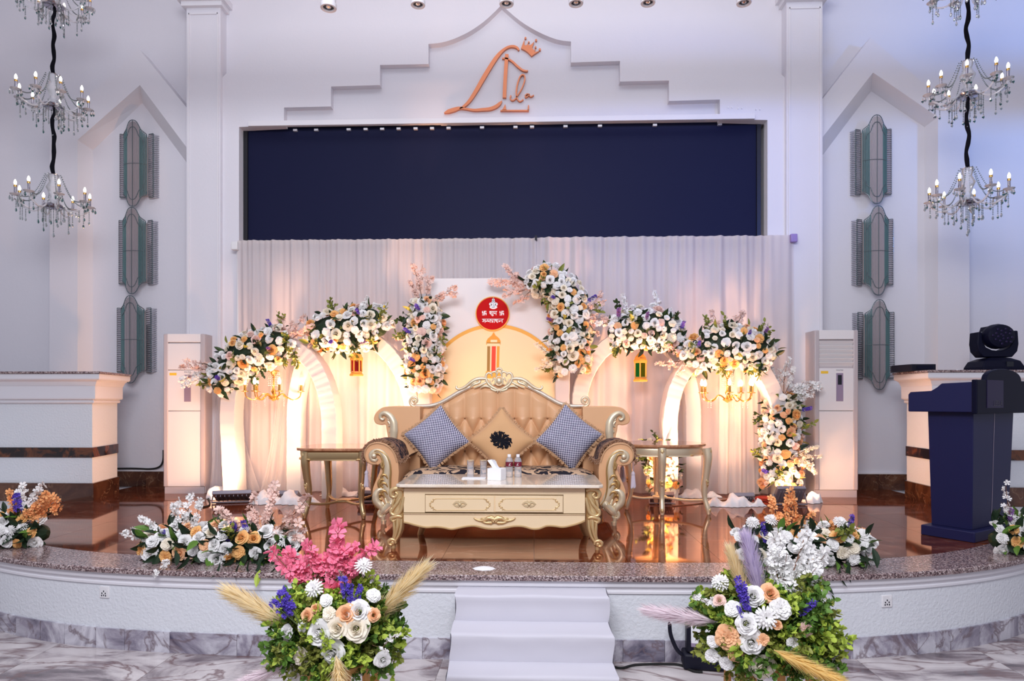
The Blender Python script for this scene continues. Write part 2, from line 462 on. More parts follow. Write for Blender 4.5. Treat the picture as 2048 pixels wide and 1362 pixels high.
# ================================================================== SETTING
FZ = 0.5                       # height of the stage floor
def yedge(x): return 3.775 + 0.0037 * (x + 0.33) ** 4
def px_poly(pts, Y):
    """(px,py) or (px,None) for a point standing on the stage floor -> (x,z) at plane Y"""
    out = []
    for p in pts:
        w = W(p[0], HY if p[1] is None else p[1], Y)
        out.append((w.x, FZ if p[1] is None else w.z))
    return out
# --- back wall
wall = struct(MB().box(-8.5, 8.5, 7.45, 7.65, -0.1, 7.4).build('wall_back', 'white_wall'))
def wallpart(name, mb, m='white_wall', smooth=0):
    return mb.build(name, m, wall, smooth=smooth)
def gable(A, B, C):
    wallpart('niche_surround', MB().prism(px_poly(A, 7.25), 7.25, 7.46))
    b = px_poly(B, 7.25); c = px_poly(C, 7.45)
    mb = MB()
    for i in range(len(b) - 1):
        mb.add([(b[i][0], 7.25, b[i][1]), (b[i + 1][0], 7.25, b[i + 1][1]), (c[i + 1][0], 7.45, c[i + 1][1]), (c[i][0], 7.45, c[i][1])], [(0, 1, 2, 3)])
    wallpart('niche_reveal', mb, 'white_trim')
gable([(98, None), (100, 262), (278, 98), (374, 216), (374, 296), (280, 170), (155, 280), (155, None)],
      [(155, None), (155, 280), (280, 170), (374, 296)], [(186, None), (186, 300), (285, 206), (374, 326)])
gable([(1940, None), (1938, 245), (1741, 75), (1644, 199), (1644, 276), (1746, 145), (1876, 234), (1876, None)],
      [(1876, None), (1876, 234), (1746, 145), (1644, 276)], [(1849, None), (1849, 254), (1742, 182), (1644, 312)])
# --- pilasters
def pilaster(x0, x1, ycap):
    a, b = XP(x0, 7.08), XP(x1, 7.08)
    zc = ZP(ycap, 7.08, (x0 + x1) / 2)
    o = wallpart('pilaster', MB().box(a, b, 7.08, 7.46, FZ - 0.02, 7.3))
    w = b - a
    mb = MB()
    for q in (a + 0.07 * w, b - 0.07 * w):
        mb.box(q - 0.009, q + 0.009, 7.068, 7.085, FZ + 0.3, zc - 0.06)
    mb.box(a + 0.07 * w, b - 0.07 * w, 7.068, 7.085, zc - 0.075, zc - 0.057)
    mb.build('pilaster_bead', 'white_trim', o, smooth=0)
    MB().box(a - 0.035, b + 0.035, 7.03, 7.46, zc, zc + 0.05).box(a - 0.07, b + 0.07, 6.99, 7.46, zc + 0.05, zc + 0.12).build('pilaster_cap', 'white_trim', o, smooth=0)
pilaster(373, 441, 16)
pilaster(1573, 1645, 4)
# --- central wall, two layers with a stepped arch
L, Rr = 441, 1573
outer = [(L, None), (L, 158), (640, -25), (676, -60), (1338, -60), (1374, -25), (Rr, 158), (Rr, None), (1535, None), (1535, 240), (1440, 238), (1440, 199),
         (1338, 202), (1338, 161), (1240, 163), (1240, 122), (1142, 125), (1142, 83)]
arcR = [(1142, 83), (1118, 80), (1092, 71), (1062, 56), (1034, 37), (1003, 10)]
arcL = [(1003, 10), (974, 38), (944, 60), (912, 76), (884, 85), (857, 88)]
c1 = [(p.x, p.y) for p in catmull([Vector((a, b, 0)) for a, b in arcR], 4)]
c2 = [(p.x, p.y) for p in catmull([Vector((a, b, 0)) for a, b in arcL], 4)]
outer = outer[:-1] + c1 + c2[1:] + [(857, 128), (760, 130), (760, 170), (662, 173), (662, 213), (568, 215), (568, 250), (478, 254), (478, None)]
wallpart('arch_wall_layer', MB().prism(px_poly(outer, 7.13), 7.13, 7.24))
wallpart('arch_recess_panel', MB().prism(px_poly([(L, 262), (L, -70), (Rr, -70), (Rr, 262), (1535, 262), (1535, 240), (478, 254), (478, 262)], 7.22), 7.22, 7.46))
wallpart('arch_side_pier', MB().prism(px_poly([(L, None), (L, 262), (478, 262), (478, None)], 7.22), 7.22, 7.46))
wallpart('arch_side_pier', MB().prism(px_poly([(1535, None), (1535, 262), (Rr, 262), (Rr, None)], 7.22), 7.22, 7.46))
# small screw plates above the screen
mb = MB()
for px, py in ((734, 243), (947, 239), (1163, 238), (1378, 235), (1455, 222), (1475, 224), (1510, 226)):
    w = W(px, py, 7.215)
    for d in (-0.02, 0.02): mb.cbox((w.x + d, 7.125 if px > 1440 else 7.216, w.z), 0.012, 0.01, 0.014)
mb.build('wall_fixing', 'aluminium', wall, smooth=0, stuff=True)
# --- ceiling and beam over the stage
struct(MB().box(-8.5, 8.5, 3.4, 7.6, 7.4, 7.5).build('ceiling', 'ceiling_white'))
struct(MB().box(-7.0, 7.0, 4.45, 4.85, 4.62, 4.9).build('ceiling_beam', 'ceiling_white'))
# --- skirting of brown marble along the back wall
bb = bpy.data.objects.new('baseboard_back', None); COL.objects.link(bb); struct(bb)
for xa, xb, n in ((XP(205, 7.4), XP(374, 7.4), 2), (XP(374, 7.4), XP(441, 7.0), 1), (XP(1573, 7.0), XP(1645, 7.4), 1), (XP(1645, 7.4), XP(1760, 7.4), 1), (XP(1760, 7.4), XP(1900, 7.4), 1)):
    for k in range(n):
        a = xa + (xb - xa) * k / n; b = xa + (xb - xa) * (k + 1) / n
        yf = 7.425 if n != 1 or xb - xa > 0.5 else 7.05
        MB().box(a + 0.0015, b - 0.0015, yf, yf + 0.03, FZ, FZ + 0.18).build('tile', 'dark_brown_marble', bb, smooth=0)
MB().box(XP(205, 7.4), XP(374, 7.4), 7.42, 7.46, FZ + 0.18, FZ + 0.195).box(XP(1645, 7.4), XP(1900, 7.4), 7.42, 7.46, FZ + 0.18, FZ + 0.195).build('capping_strip', 'white_trim', bb, smooth=0)
# --- hall floor
fl = struct(MB().box(-8.5, 8.5, -4.5, 7.6, -0.12, -0.004).build('floor', 'hall_marble'))
T = 0.8
for i in range(-6, 6):
    for j in range(0, 4):
        x0 = 0.27 + i * T; y0 = 2.35 + j * T
        MB().box(x0 + 0.0015, x0 + T - 0.0015, y0 + 0.0015, y0 + T - 0.0015, -0.004, 0).build('tile', 'hall_marble', fl, smooth=0)
# --- stage platform
XS = [-4.9 + 9.2 * k / 92 for k in range(93)]
def offs(d):
    """stage edge curve moved outwards (towards the hall) by d"""
    out = []
    for x in XS:
        s = 4 * 0.0037 * (x + 0.33) ** 3
        n = Vector((s, -1, 0)).normalized()
        out.append((x + n.x * d, yedge(x) + n.y * d))
    return out
def sweep(name, prof, m, parent=None, smooth=30):
    cur = [offs(d) for d, z in prof]
    vs = [(cur[i][k][0], cur[i][k][1], prof[i][1]) for k in range(len(XS)) for i in range(len(prof))]
    n = len(prof)
    fs = [(k * n + i, (k + 1) * n + i, (k + 1) * n + i + 1, k * n + i + 1) for k in range(len(XS) - 1) for i in range(n - 1)]
    return MB().add(vs, fs).build(name, m, parent, smooth=smooth)
pl = offs(0)
stage = struct(MB().zprism(pl + [(4.3, 7.5), (-4.9, 7.5)], 0.0, FZ - 0.012).build('stage_platform', 'rough_plaster', smooth=0))
MB().box(-8.4, -4.85, 5.3, 7.5, 0, FZ - 0.003).box(4.25, 8.4, 5.0, 7.5, 0, FZ - 0.003).build('stage_wing', 'rough_plaster', stage, smooth=0)
sweep('stage_riser', [(0.004, 0.10), (0.004, 0.40)], 'rough_plaster', stage)
sweep('stage_moulding', [(0.004, 0.385), (0.016, 0.39), (0.016, 0.402), (0.010, 0.408), (0.012, 0.420), (0.028, 0.432), (0.030, 0.440), (0.030, 0.470), (0.0, 0.472)], 'white_trim', stage)
sweep('granite_border', [(0.02, 0.468), (0.05, 0.468), (0.052, 0.474), (0.052, 0.494), (0.046, 0.4995), (-0.27, 0.4995)], 'speckled_granite', stage)
inner = offs(-0.27)
def yin(x):
    for a, b in zip(inner, inner[1:]):
        if a[0] <= x <= b[0]: return a[1] + (b[1] - a[1]) * (x - a[0]) / max(b[0] - a[0], 1e-6)
    return 9
T = 0.585
for i in range(-9, 8):
    for j in range(0, 8):
        x0 = 0.0 + i * T; x1 = x0 + T; y0 = 3.50 + j * T; y1 = min(y0 + T, 7.44)
        q = [(x0 + 0.001 + (T - 0.002) * k / 6) for k in range(7)]
        lo = [(x, max(y0 + 0.001, yin(x) + 0.001)) for x in q]
        lo = [p for p in lo if p[1] < y1 - 0.004]
        if len(lo) < 2: continue
        MB().zprism(lo + [(lo[-1][0], y1 - 0.001), (lo[0][0], y1 - 0.001)], FZ - 0.012, FZ).build('tile', 'stage_marble', stage, smooth=0)
# skirting tiles along the foot of the stage
x = -4.3
rs = random.Random(5)
while x < 3.9:
    s = 4 * 0.0037 * (x + 0.33) ** 3
    wdt = rs.choice([0.20, 0.24, 0.30, 0.42]); x2 = x + wdt / math.sqrt(1 + s * s)
    a = Vector((x, yedge(x), 0)); b = Vector((x2, yedge(x2), 0)); t = (b - a).normalized(); n = Vector((t.y, -t.x, 0))
    a += t * 0.001; b -= t * 0.001
    MB().zprism([(a + n * 0.018)[:2], (b + n * 0.018)[:2], (b - n * 0.01)[:2], (a - n * 0.01)[:2]], 0.0, 0.122).build('tile', 'skirting_marble', stage, smooth=0)
    x = x2
# --- sockets in the stage riser
for px, py, lb in ((210, 1184, 'white double power socket plate at the left end of the curved stage front'), (1773, 1202, 'white double power socket plate on the stage front right of the flower stands')):
    u = (px - CX) / F; z = 0.30; x = 0
    for _ in range(8):
        t = (yedge(x) - 0.005) / (CS + u * SN); x = t * (-SN + u * CS)
    z = EYE + t * (HY - py) / F
    s = 4 * 0.0037 * (x + 0.33) ** 3
    o = thing('power_socket', lb, 'socket', (x, yedge(x), z), None, math.atan(s))
    MB().box(-0.034, 0.034, -0.012, 0.0, -0.036, 0.036).build('face_plate', 'white_plastic', o, world=False, bevel=0.004)
    mb = MB()
    for dx, dz in ((-0.002, 0.006), (-0.014, -0.006), (0.010, -0.006), (-0.016, -0.02), (0.012, -0.02), (-0.002, -0.018)):
        mb.cbox((dx, -0.0125, dz), 0.006, 0.002, 0.009)
    mb.build('pin_hole', 'black_plastic', o, world=False, smooth=0, stuff=True)
    MB().box(0.014, 0.026, -0.0145, -0.012, 0.008, 0.026).build('switch', 'white_plastic', o, world=False, bevel=0.001)
# --- carpeted steps
st = thing('stage_steps', 'three white cloth covered steps leading up to the middle of the stage', 'steps', (-0.015, 3.5, 0))
for z, yf, yb in ((0.425, 3.586, 3.765), (0.283, 3.377, 3.60), (0.142, 3.20, 3.40)):
    mb = MB(); NX, NS = 30, 14
    xl, xr = -0.437, 0.412
    prof = [(yb, z)] + [(yf + (yb - yf) * (1 - k / 4), z + 0.002 * math.sin(k * 1.7)) for k in range(1, 4)] + [(yf + 0.012, z), (yf + 0.003, z - 0.004), (yf, z - 0.014)]
    zb = 0.0 if z < 0.2 else z - 0.155
    prof += [(yf + 0.004 * math.sin(k * 0.9) + 0.012 * (k / 6) ** 2, z - 0.014 + (zb - z + 0.014) * k / 6) for k in range(1, 7)]
    sd = z * 37
    def fn(u, v, prof=prof, sd=sd):
        k = v * (len(prof) - 1); i = min(int(k), len(prof) - 2); f = k - i
        y = prof[i][0] + (prof[i + 1][0] - prof[i][0]) * f; zz = prof[i][1] + (prof[i + 1][1] - prof[i][1]) * f
        w = 0.005 * math.sin(u * 9 + sd) * math.sin(v * 5 + sd * 2)
        x = xl + (xr - xl) * u
        return (x + (0.006 * math.sin(v * 7 + sd) if u in (0, 1) else 0), y - abs(w) * (v > 0.5), zz + w * 0.6 * (0.1 < v < 0.5))
    mb.grid(fn, NX, 14)
    for xx in (xl, xr):
        mb.add([(xx, yb, z - 0.002), (xx, yf + 0.004, z - 0.002), (xx, yf + 0.012, zb), (xx, yb, zb)], [(0, 1, 2, 3)])
    mb.build('step', 'step_cloth', st, smooth=50)

# ================================================================== LED SCREEN, CURTAINS
a = W(488, 262, 7.26); b = W(1518, 262, 7.26); zt = ZP(250, 7.26, 1000); zb = ZP(492, 7.26, 1000)
led = thing('led_screen', 'wide dark led screen set in the wall above the white curtains', 'screen', (0, 7.26, zb))
MB().box(a.x, b.x, 7.26, 7.40, zb, zt).build('display_panel', 'led_black', led, smooth=0)
MB().box(a.x - 0.03, a.x + 0.05, 7.235, 7.40, zb, zt).box(b.x - 0.03, b.x + 0.012, 7.235, 7.40, zb, zt).box(a.x, b.x, 7.24, 7.40, zt, zt + 0.03).build('side_frame', 'black_metal', led, smooth=0)
mb = MB()
for k, px in enumerate((590, 632, 697, 731, 764, 797, 831, 864, 897, 964, 1031, 1064, 1131, 1200, 1310, 1440)):
    w = W(px, 257, 7.23); mb.cbox((w.x, 7.245, zt - 0.035), 0.045, 0.03, 0.022)
mb.build('cabinet_latch', 'aluminium', led, smooth=0, stuff=True)
q = W(500, 248, 7.14); q2 = W(1507, 243, 7.14)
tag(MB().box(q.x, q2.x, 7.085, 7.128, q.z - 0.045, q.z + 0.012).build('screen_ledge', 'white_trim', loc=(0, 7.2, q.z), smooth=0, bevel=0.004), 'long white ledge running above the dark led screen', 'ledge')

RY = 7.04
zr = ZP(476, RY, 1030)
xl, xm, xr = XP(472, RY), XP(1072, RY), XP(1586, RY)
fr = thing('curtain_stand', 'slim white frame carrying the curtains in front of the led screen', 'stand', (0, RY, FZ))
MB().tube([(xl, RY + 0.05, zr - 0.005), (xr, RY + 0.05, zr - 0.005)], 0.011, 8).build('rail', 'ivory_ornament', fr)
for x in (xl, xr): MB().tube([(x, RY + 0.055, FZ), (x, RY + 0.055, zr - 0.02)], 0.017, 8).build('upright', 'white_plastic', fr)
MB().box(xl - 0.04, xl + 0.03, RY - 0.04, RY + 0.03, zr - 0.11, zr - 0.02).build('end_bracket', 'white_plastic', fr, bevel=0.008)
MB().box(xr - 0.035, xr + 0.035, RY - 0.04, RY + 0.03, zr - 0.075, zr + 0.012).build('end_bracket', 'blue_lit_plastic', fr, bevel=0.008)
MB().box(xm - 0.012, xm + 0.012, RY - 0.03, RY + 0.02, zr - 0.03, zr + 0.02).build('centre_joint', 'black_plastic', fr)
def curtain(name, label, x0, x1, ztop, zbot, Y, m, seed, amp=0.032, ppm=8, puddle=True):
    r = random.Random(seed); K = int((x1 - x0) * ppm)
    ph = [r.uniform(0, 2 * PI) for _ in range(6)]
    knots = []
    xx = 0
    while xx < 1.05:
        knots.append((xx, r.uniform(0.3, 1))); xx += r.uniform(0.5, 1.5) / K
    def prof(u, t):
        # u 0..1 across, t 0 top .. 1 bottom
        f = (math.sin(u * K * 2 * PI * 0.5 + ph[0] + 1.3 * math.sin(u * 17 + ph[1])) + 0.6 * math.sin(u * K * 2 * PI * 1.13 + ph[2] + 2 * math.sin(u * 9 + ph[3])))
        fine = math.sin(u * K * 2 * PI * 1.9 + ph[4] + math.sin(u * 23)) * 0.30
        return amp * (f * (0.35 + 0.65 * t) + fine * (1 - t) ** 2)
    NU = int((x1 - x0) * 110); NV = 22
    def fn(u, v):
        t = v; z = ztop + (zbot - ztop) * v
        return (x0 + (x1 - x0) * u + 0.02 * math.sin(u * 31 + v * 2 + ph[5]) * v, Y + prof(u, t), z)
    mb = MB().grid(fn, NU, NV)
    o = mb.build(name, m, loc=((x0 + x1) / 2, Y, ztop), smooth=180)
    return tag(o, label, 'curtain')
cl = curtain('sheer_curtain', 'white sheer pleated curtain hanging left of the rail joint', xl + 0.01, xm, zr, FZ + 0.012, RY, 'curtain_voile', 3)
cr = curtain('sheer_curtain', 'white sheer pleated curtain hanging right of the rail joint', xm, xr + 0.01, zr + 0.005, FZ + 0.012, RY, 'curtain_voile', 8, amp=0.036, ppm=6)
# cloth puddled on the floor
def puddle(x0, x1, y, d, h, seed, label, name='puddled_cloth'):
    r = random.Random(seed); ph = [r.uniform(0, 6.3) for _ in range(8)]
    def fn(u, v):
        a = PI * v; e = min(1, u * 6, (1 - u) * 6)
        w = d * (0.75 + 0.35 * math.sin(u * (x1 - x0) * 9 + ph[0]) * math.sin(u * 4 + ph[1]))
        hh = h * e * (0.65 + 0.35 * math.sin(u * (x1 - x0) * 23 + ph[2]) + 0.25 * math.sin(u * (x1 - x0) * 47 + v * 6 + ph[3]))
        return (x0 + (x1 - x0) * u, y - math.cos(a) * -w * (0.3 + 0.7 * e) + 0.02 * math.sin(u * 60 + ph[4]), FZ + 0.003 + max(0, hh) * math.sin(a) ** 0.7)
    return tag(MB().grid(fn, int((x1 - x0) * 40), 12).build(name, 'puddle_cloth', loc=((x0 + x1) / 2, y, FZ), smooth=180), label, 'cloth')
puddle(XP(412, 6.6), XP(470, 6.6), 6.66, 0.20, 0.10, 2, 'white voile heaped on the floor left of the glowing left arch leg')
puddle(XP(500, 6.26), XP(640, 6.26), 6.26, 0.10, 0.11, 5, 'white voile puddled on the floor left of the left side table')
puddle(XP(640, 6.8), XP(850, 6.8), 6.80, 0.10, 0.08, 6, 'white voile puddled on the floor behind the left side table')
puddle(XP(1300, 6.8), XP(1445, 6.8), 6.80, 0.10, 0.09, 7, 'white voile puddled on the floor behind the right side table')
puddle(XP(1408, 6.26), XP(1532, 6.26), 6.26, 0.10, 0.11, 9, 'white voile trailing over the floor right of the right side table')
puddle(XP(1600, 6.55), XP(1640, 6.55), 6.50, 0.12, 0.11, 12, 'crumpled white cloth end beside the right air conditioner foot')
# ================================================================== ARCHES AND BACKDROP
def arch(name, label, pts, Y, w, d, seed=0, ruffle=0.0018):
    """fabric wrapped band following pixel points at plane Y; last/first points with None stand on the floor"""
    P = [Vector((x, 0, z)) for x, z in px_poly(pts, Y)]
    P = catmull(P, 14)
    r = random.Random(seed); ph = [r.uniform(0, 6.3) for _ in range(5)]
    R = []; L = 0
    for i, p in enumerate(P):
        t = (P[min(i + 1, len(P) - 1)] - P[max(i - 1, 0)]).normalized(); n = Vector((-t.z, 0, t.x))
        if i: L += (P[i] - P[i - 1]).length
        ww = lerpl(w, i / (len(P) - 1)) / 2
        e = ruffle * (math.sin(L * 95 + ph[0]) + 0.7 * math.sin(L * 41 + ph[1]) + 0.5 * math.sin(L * 171 + ph[2]))
        ring = []
        for a, bq, rf in ((-1, 1, .5), (-1, -0.8, 1), (-0.9, -1, 1), (-0.5, -1.0, 1.2), (0, -1.0, 0.6), (0.5, -1.0, 1.2), (0.9, -1, 1), (1, -0.8, 1), (1, 1, .5)):
            ring.append(p + n * a * (ww + e * rf) + Vector((0, Y + bq * (d / 2) + (e * rf if bq < 0 else 0), 0)))
        R.append(ring)
    o = MB().rings(R).build(name, 'arch_fabric', loc=(P[0].x, Y, P[0].z), smooth=50)
    return tag(o, label, 'arch')
FL = None
arch('fabric_arch', 'white fabric arch with a glowing outer leg beside the left air conditioner',
     [(470, FL), (466, 900), (463, 830), (470, 770), (496, 722), (540, 692), (582, 692), (622, 718), (648, 762), (662, 820), (664, 900), (664, FL)], 6.68, 0.165, 0.2, 1)
arch('fabric_arch', 'taller white fabric arch with the red lantern, left of the backdrop board',
     [(592, FL), (592, 880), (594, 800), (610, 730), (640, 690), (690, 668), (735, 676), (775, 704), (808, 752), (826, 812), (832, 890), (832, FL)], 6.89, 0.165, 0.14, 2)
arch('fabric_arch', 'white fabric arch with the green lantern, right of the backdrop board',
     [(1160, FL), (1160, 860), (1160, 790), (1176, 740), (1206, 700), (1250, 672), (1292, 668), (1335, 690), (1366, 735), (1382, 800), (1384, 880), (1384, FL)], 6.89, 0.165, 0.14, 3)
arch('fabric_arch', 'white fabric arch at the right end, beside the flower column',
     [(1338, FL), (1338, 900), (1338, 830), (1352, 768), (1385, 722), (1430, 696), (1478, 702), (1515, 736), (1545, 790), (1562, 860), (1564, 930), (1564, FL)], 6.68, 0.155, 0.2, 4)
tag(arch('fabric_post', 'x', [(1124, FL), (1124, 850), (1124, 700), (1118, 620), (1098, 570)], 6.78, 0.15, 0.16, 6),
    'short white fabric wrapped post along the right edge of the backdrop board', 'post')
tag(arch('fabric_post', 'x', [(850, FL), (850, 850), (850, 700), (850, 590)], 6.78, 0.13, 0.14, 7),
    'short white fabric wrapped post along the left edge of the backdrop board', 'post')
# inner sheer drapes hanging through the arches
def drape(label, pts_top, pts_bot, Y, seed, m='sheer_voile', amp=0.02):
    r = random.Random(seed); ph = [r.uniform(0, 6.3) for _ in range(4)]
    a, b = W(pts_top[0], pts_top[2], Y), W(pts_top[1], pts_top[2], Y)
    c, d = XP(pts_bot[0], Y), XP(pts_bot[1], Y)
    def fn(u, v):
        s = v ** 2.2
        x = (a.x + (b.x - a.x) * u) * (1 - s) + (c + (d - c) * u) * s
        return (x, Y + amp * (math.sin(u * 20 + ph[0] + v) + 0.5 * math.sin(u * 47 + ph[1])) * (0.4 + 0.6 * v), a.z + (FZ + 0.02 - a.z) * v)
    o = MB().grid(fn, 50, 24).build('sheer_drape', m, loc=((a.x + b.x) / 2, Y, a.z), smooth=180)
    return tag(o, label, 'drape')
drape('thin white drape flaring to the floor inside the left arch', (555, 590, 700), (520, 600), 6.95, 1)
drape('thin white drape falling left of the glowing arch leg', (432, 470, 700), (418, 520), 6.93, 2)
drape('thin white drape falling straight inside the right arch', (1440, 1530, 700), (1436, 1536), 6.94, 3, 'curtain_voile', 0.03)
# backdrop board with its print
Yb = 6.90
A = W(862, 557, Yb); B = W(1122, 557, Yb)
bd = thing('backdrop_board', 'flat white backdrop board printed with a golden arch behind the sofa', 'board', ((A.x + B.x) / 2, Yb, FZ))
MB().box(A.x, B.x, Yb, Yb + 0.03, FZ, A.z).build('board_panel', 'print_white', bd, smooth=0)
def flat_px(pts, Y, th=0.002):
    return MB().prism(px_poly(pts, Y), Y - th, Y)
# golden arch line as a strip, paler inside
cxp, cyp = 990, 790
ro, ri = 142, 135
arc = [(cxp + ro * math.cos(a), cyp - ro * math.sin(a) * 1.0) for a in [PI * k / 40 for k in range(41)]]
arci = [(cxp + ri * math.cos(a), cyp - ri * math.sin(a) * 1.0) for a in [PI * k / 40 for k in range(41)]]
lim = lambda pts: [(min(max(p[0], 864), 1120), p[1]) for p in pts]
flat_px(lim([(1125, 900)] + arci + [(864, 900)]), Yb, 0.0012).build('printed_arch_field', 'print_cream', bd, smooth=0)
mb = MB()
for k in range(40):
    q = px_poly([arc[k], arc[k + 1], arci[k + 1], arci[k]], Yb)
    if min(arc[k][0], arc[k + 1][0], arci[k][0]) < 864 or max(arc[k][0], arc[k + 1][0]) > 1120: continue
    mb.add([(x, Yb - 0.0022, z) for x, z in q], [(0, 1, 2, 3)])
mb.build('printed_arch_line', 'print_gold', bd, smooth=0)
# printed lantern
def pz(x, y): return (940 + x / 7.57, 590 + y / 7.567)
pl_ = lambda pts, m, th: flat_px([pz(*p) for p in pts], Yb, th).build('printed_lantern', m, bd, smooth=0)
pl_([(358, 560), (330, 610), (270, 660), (248, 700), (244, 750), (462, 750), (464, 700), (440, 655), (385, 610)], 'print_orange', 0.003)
pl_([(250, 720), (462, 720), (462, 730), (250, 730)], 'print_dark_gold', 0.0034)
pl_([(312, 678), (412, 678), (412, 715), (312, 715)], 'print_cream', 0.0036)
pl_([(256, 735), (454, 735), (450, 775), (258, 775)], 'print_cream', 0.0038)
pl_([(262, 775), (306, 775), (300, 1155), (256, 1155)], 'print_dark_gold', 0.003)
pl_([(330, 775), (392, 775), (384, 1150), (322, 1150)], 'print_red', 0.003)
pl_([(410, 775), (448, 775), (440, 1100), (402, 1100)], 'print_orange', 0.003)
pl_([(240, 1155), (460, 1155), (470, 1260), (232, 1260)], 'print_gold', 0.003)
# red round plate with the greeting
Yp = Yb - 0.035
w0 = W(985, 627, Yp); rr = 34.5 / F * 6.8
rp = thing('greeting_plate', 'round red greeting plate with gold rim and white Hindi lettering', 'sign', (w0.x, Yp, w0.z))
disc = lambda r, n=48: [(w0.x + r * math.cos(2 * PI * k / n), w0.z + r * math.sin(2 * PI * k / n)) for k in range(n)]
MB().prism(disc(rr), Yp, Yb).build('gold_rim', 'print_gold', rp, smooth=30)
MB().prism(disc(rr * 0.945), Yp - 0.004, Yp).build('red_face', 'plate_red', rp, smooth=30)
def strokes(lines, m, name, parent, Y, sc, ox, oy, wd, conv):
    """flat lettering: polylines in a local unit grid drawn as flat bars"""
    mb = MB()
    cnt = 0
    for ln in lines:
        P = [Vector(p) for p in ln]
        for p, q in zip(P, P[1:]):
            d = q - p
            if d.length < 1e-6: continue
            n = Vector((-d.y, d.x)).normalized() * wd / 2; e = d.normalized() * wd * 0.35
            pts = [p - e + n, q + e + n, q + e - n, p - e - n]
            mb.prism([conv(ox + v.x * sc, oy + v.y * sc) for v in pts], Y - 0.002 - cnt * 0.00006, Y); cnt += 1
    return mb.build(name, m, parent, smooth=0)
conv = lambda x, y: (lambda w: (w.x, w.z))(W(*pz(x, y), Yp))
def circ(cx, cy, r, a0=0, a1=2 * PI, n=10): return [(cx + r * math.cos(a0 + (a1 - a0) * k / n), cy + r * math.sin(a0 + (a1 - a0) * k / n)) for k in range(n + 1)]
sw = lambda x, y, s: [[(x, y - s), (x, y + s)], [(x - s, y), (x + s, y)], [(x, y - s), (x + s, y - s)], [(x + s, y), (x + s, y + s)], [(x, y + s), (x - s, y + s)], [(x - s, y), (x - s, y - s)]]
Yl = Yp - 0.004
strokes(sw(217, 275, 27), 'plate_white', 'lettering', rp, Yl, 1, 0, 0, 13, conv)
strokes(sw(481, 275, 27), 'plate_white', 'lettering', rp, Yl, 1, 0, 0, 13, conv)
# shubh
sh = [[(296, 249), (408, 249)], [(300, 272), (299, 262), (306, 256), (314, 258), (322, 266), (320, 278), (308, 284), (302, 280), (308, 275), (318, 290), (326, 304)], [(338, 249), (338, 300)],
      circ(342, 306, 10, PI * 0.9, -PI * 0.4), [(362, 252), (362, 266), (356, 274), (364, 284), (374, 278)], [(366, 276), (396, 276)], [(396, 249), (396, 304)]]
strokes(sh, 'plate_white', 'lettering', rp, Yl, 1, 0, 0, 9, conv)
# annaprashan
an = [[(186, 366), (508, 366)], circ(199, 378, 8, -PI * 0.8, PI * 0.5), circ(199, 396, 10, -PI * 0.5, PI * 0.9), [(206, 388), (226, 388)], [(228, 366), (228, 418)],
      [(240, 392), (268, 392)], circ(246, 398, 6), [(270, 366), (270, 404)], [(276, 392), (304, 392)], circ(284, 398, 6), [(306, 366), (306, 418)],
      [(320, 372), (320, 392), (346, 392)], [(348, 366), (348, 418)], [(346, 402), (328, 414)], [(372, 366), (372, 418)],
      [(386, 386), (385, 378), (391, 373), (399, 375), (405, 383), (403, 393), (393, 397), (388, 393), (394, 389), (403, 403), (410, 416)], [(420, 366), (420, 418)], [(438, 392), (468, 392)], circ(446, 398, 7), [(488, 366), (488, 418)], [(462, 392), (488, 392)]]
strokes(an, 'plate_white', 'lettering', rp, Yl, 1, 0, 0, 8, conv)
# seated deity emblem as a plain white relief
mb = MB()
def cc(x, y, rx, ry, th, n=16):
    mb.prism([conv(x + rx * math.cos(2 * PI * k / n), y + ry * math.sin(2 * PI * k / n)) for k in range(n)], Yl - th, Yl)
cc(354, 190, 52, 24, .002); cc(354, 160, 38, 42, .003); cc(312, 140, 22, 24, .003); cc(398, 140, 22, 24, .003); cc(354, 118, 30, 36, .004); cc(354, 76, 20, 24, .004); cc(354, 58, 8, 14, .004); cc(322, 184, 26, 18, .004); cc(388, 184, 26, 18, .004)
mb.build('deity_emblem', 'plate_white', rp, smooth=0)
strokes([[(354, 118), (352, 150), (362, 168), (374, 164)], circ(338, 112, 5), circ(370, 112, 5), [(336, 90), (372, 90)], [(312, 130), (322, 152)], [(398, 130), (386, 152)], [(330, 186), (378, 186)]], 'plate_detail', 'emblem_line', rp, Yl - .004, 1, 0, 0, 6, conv)

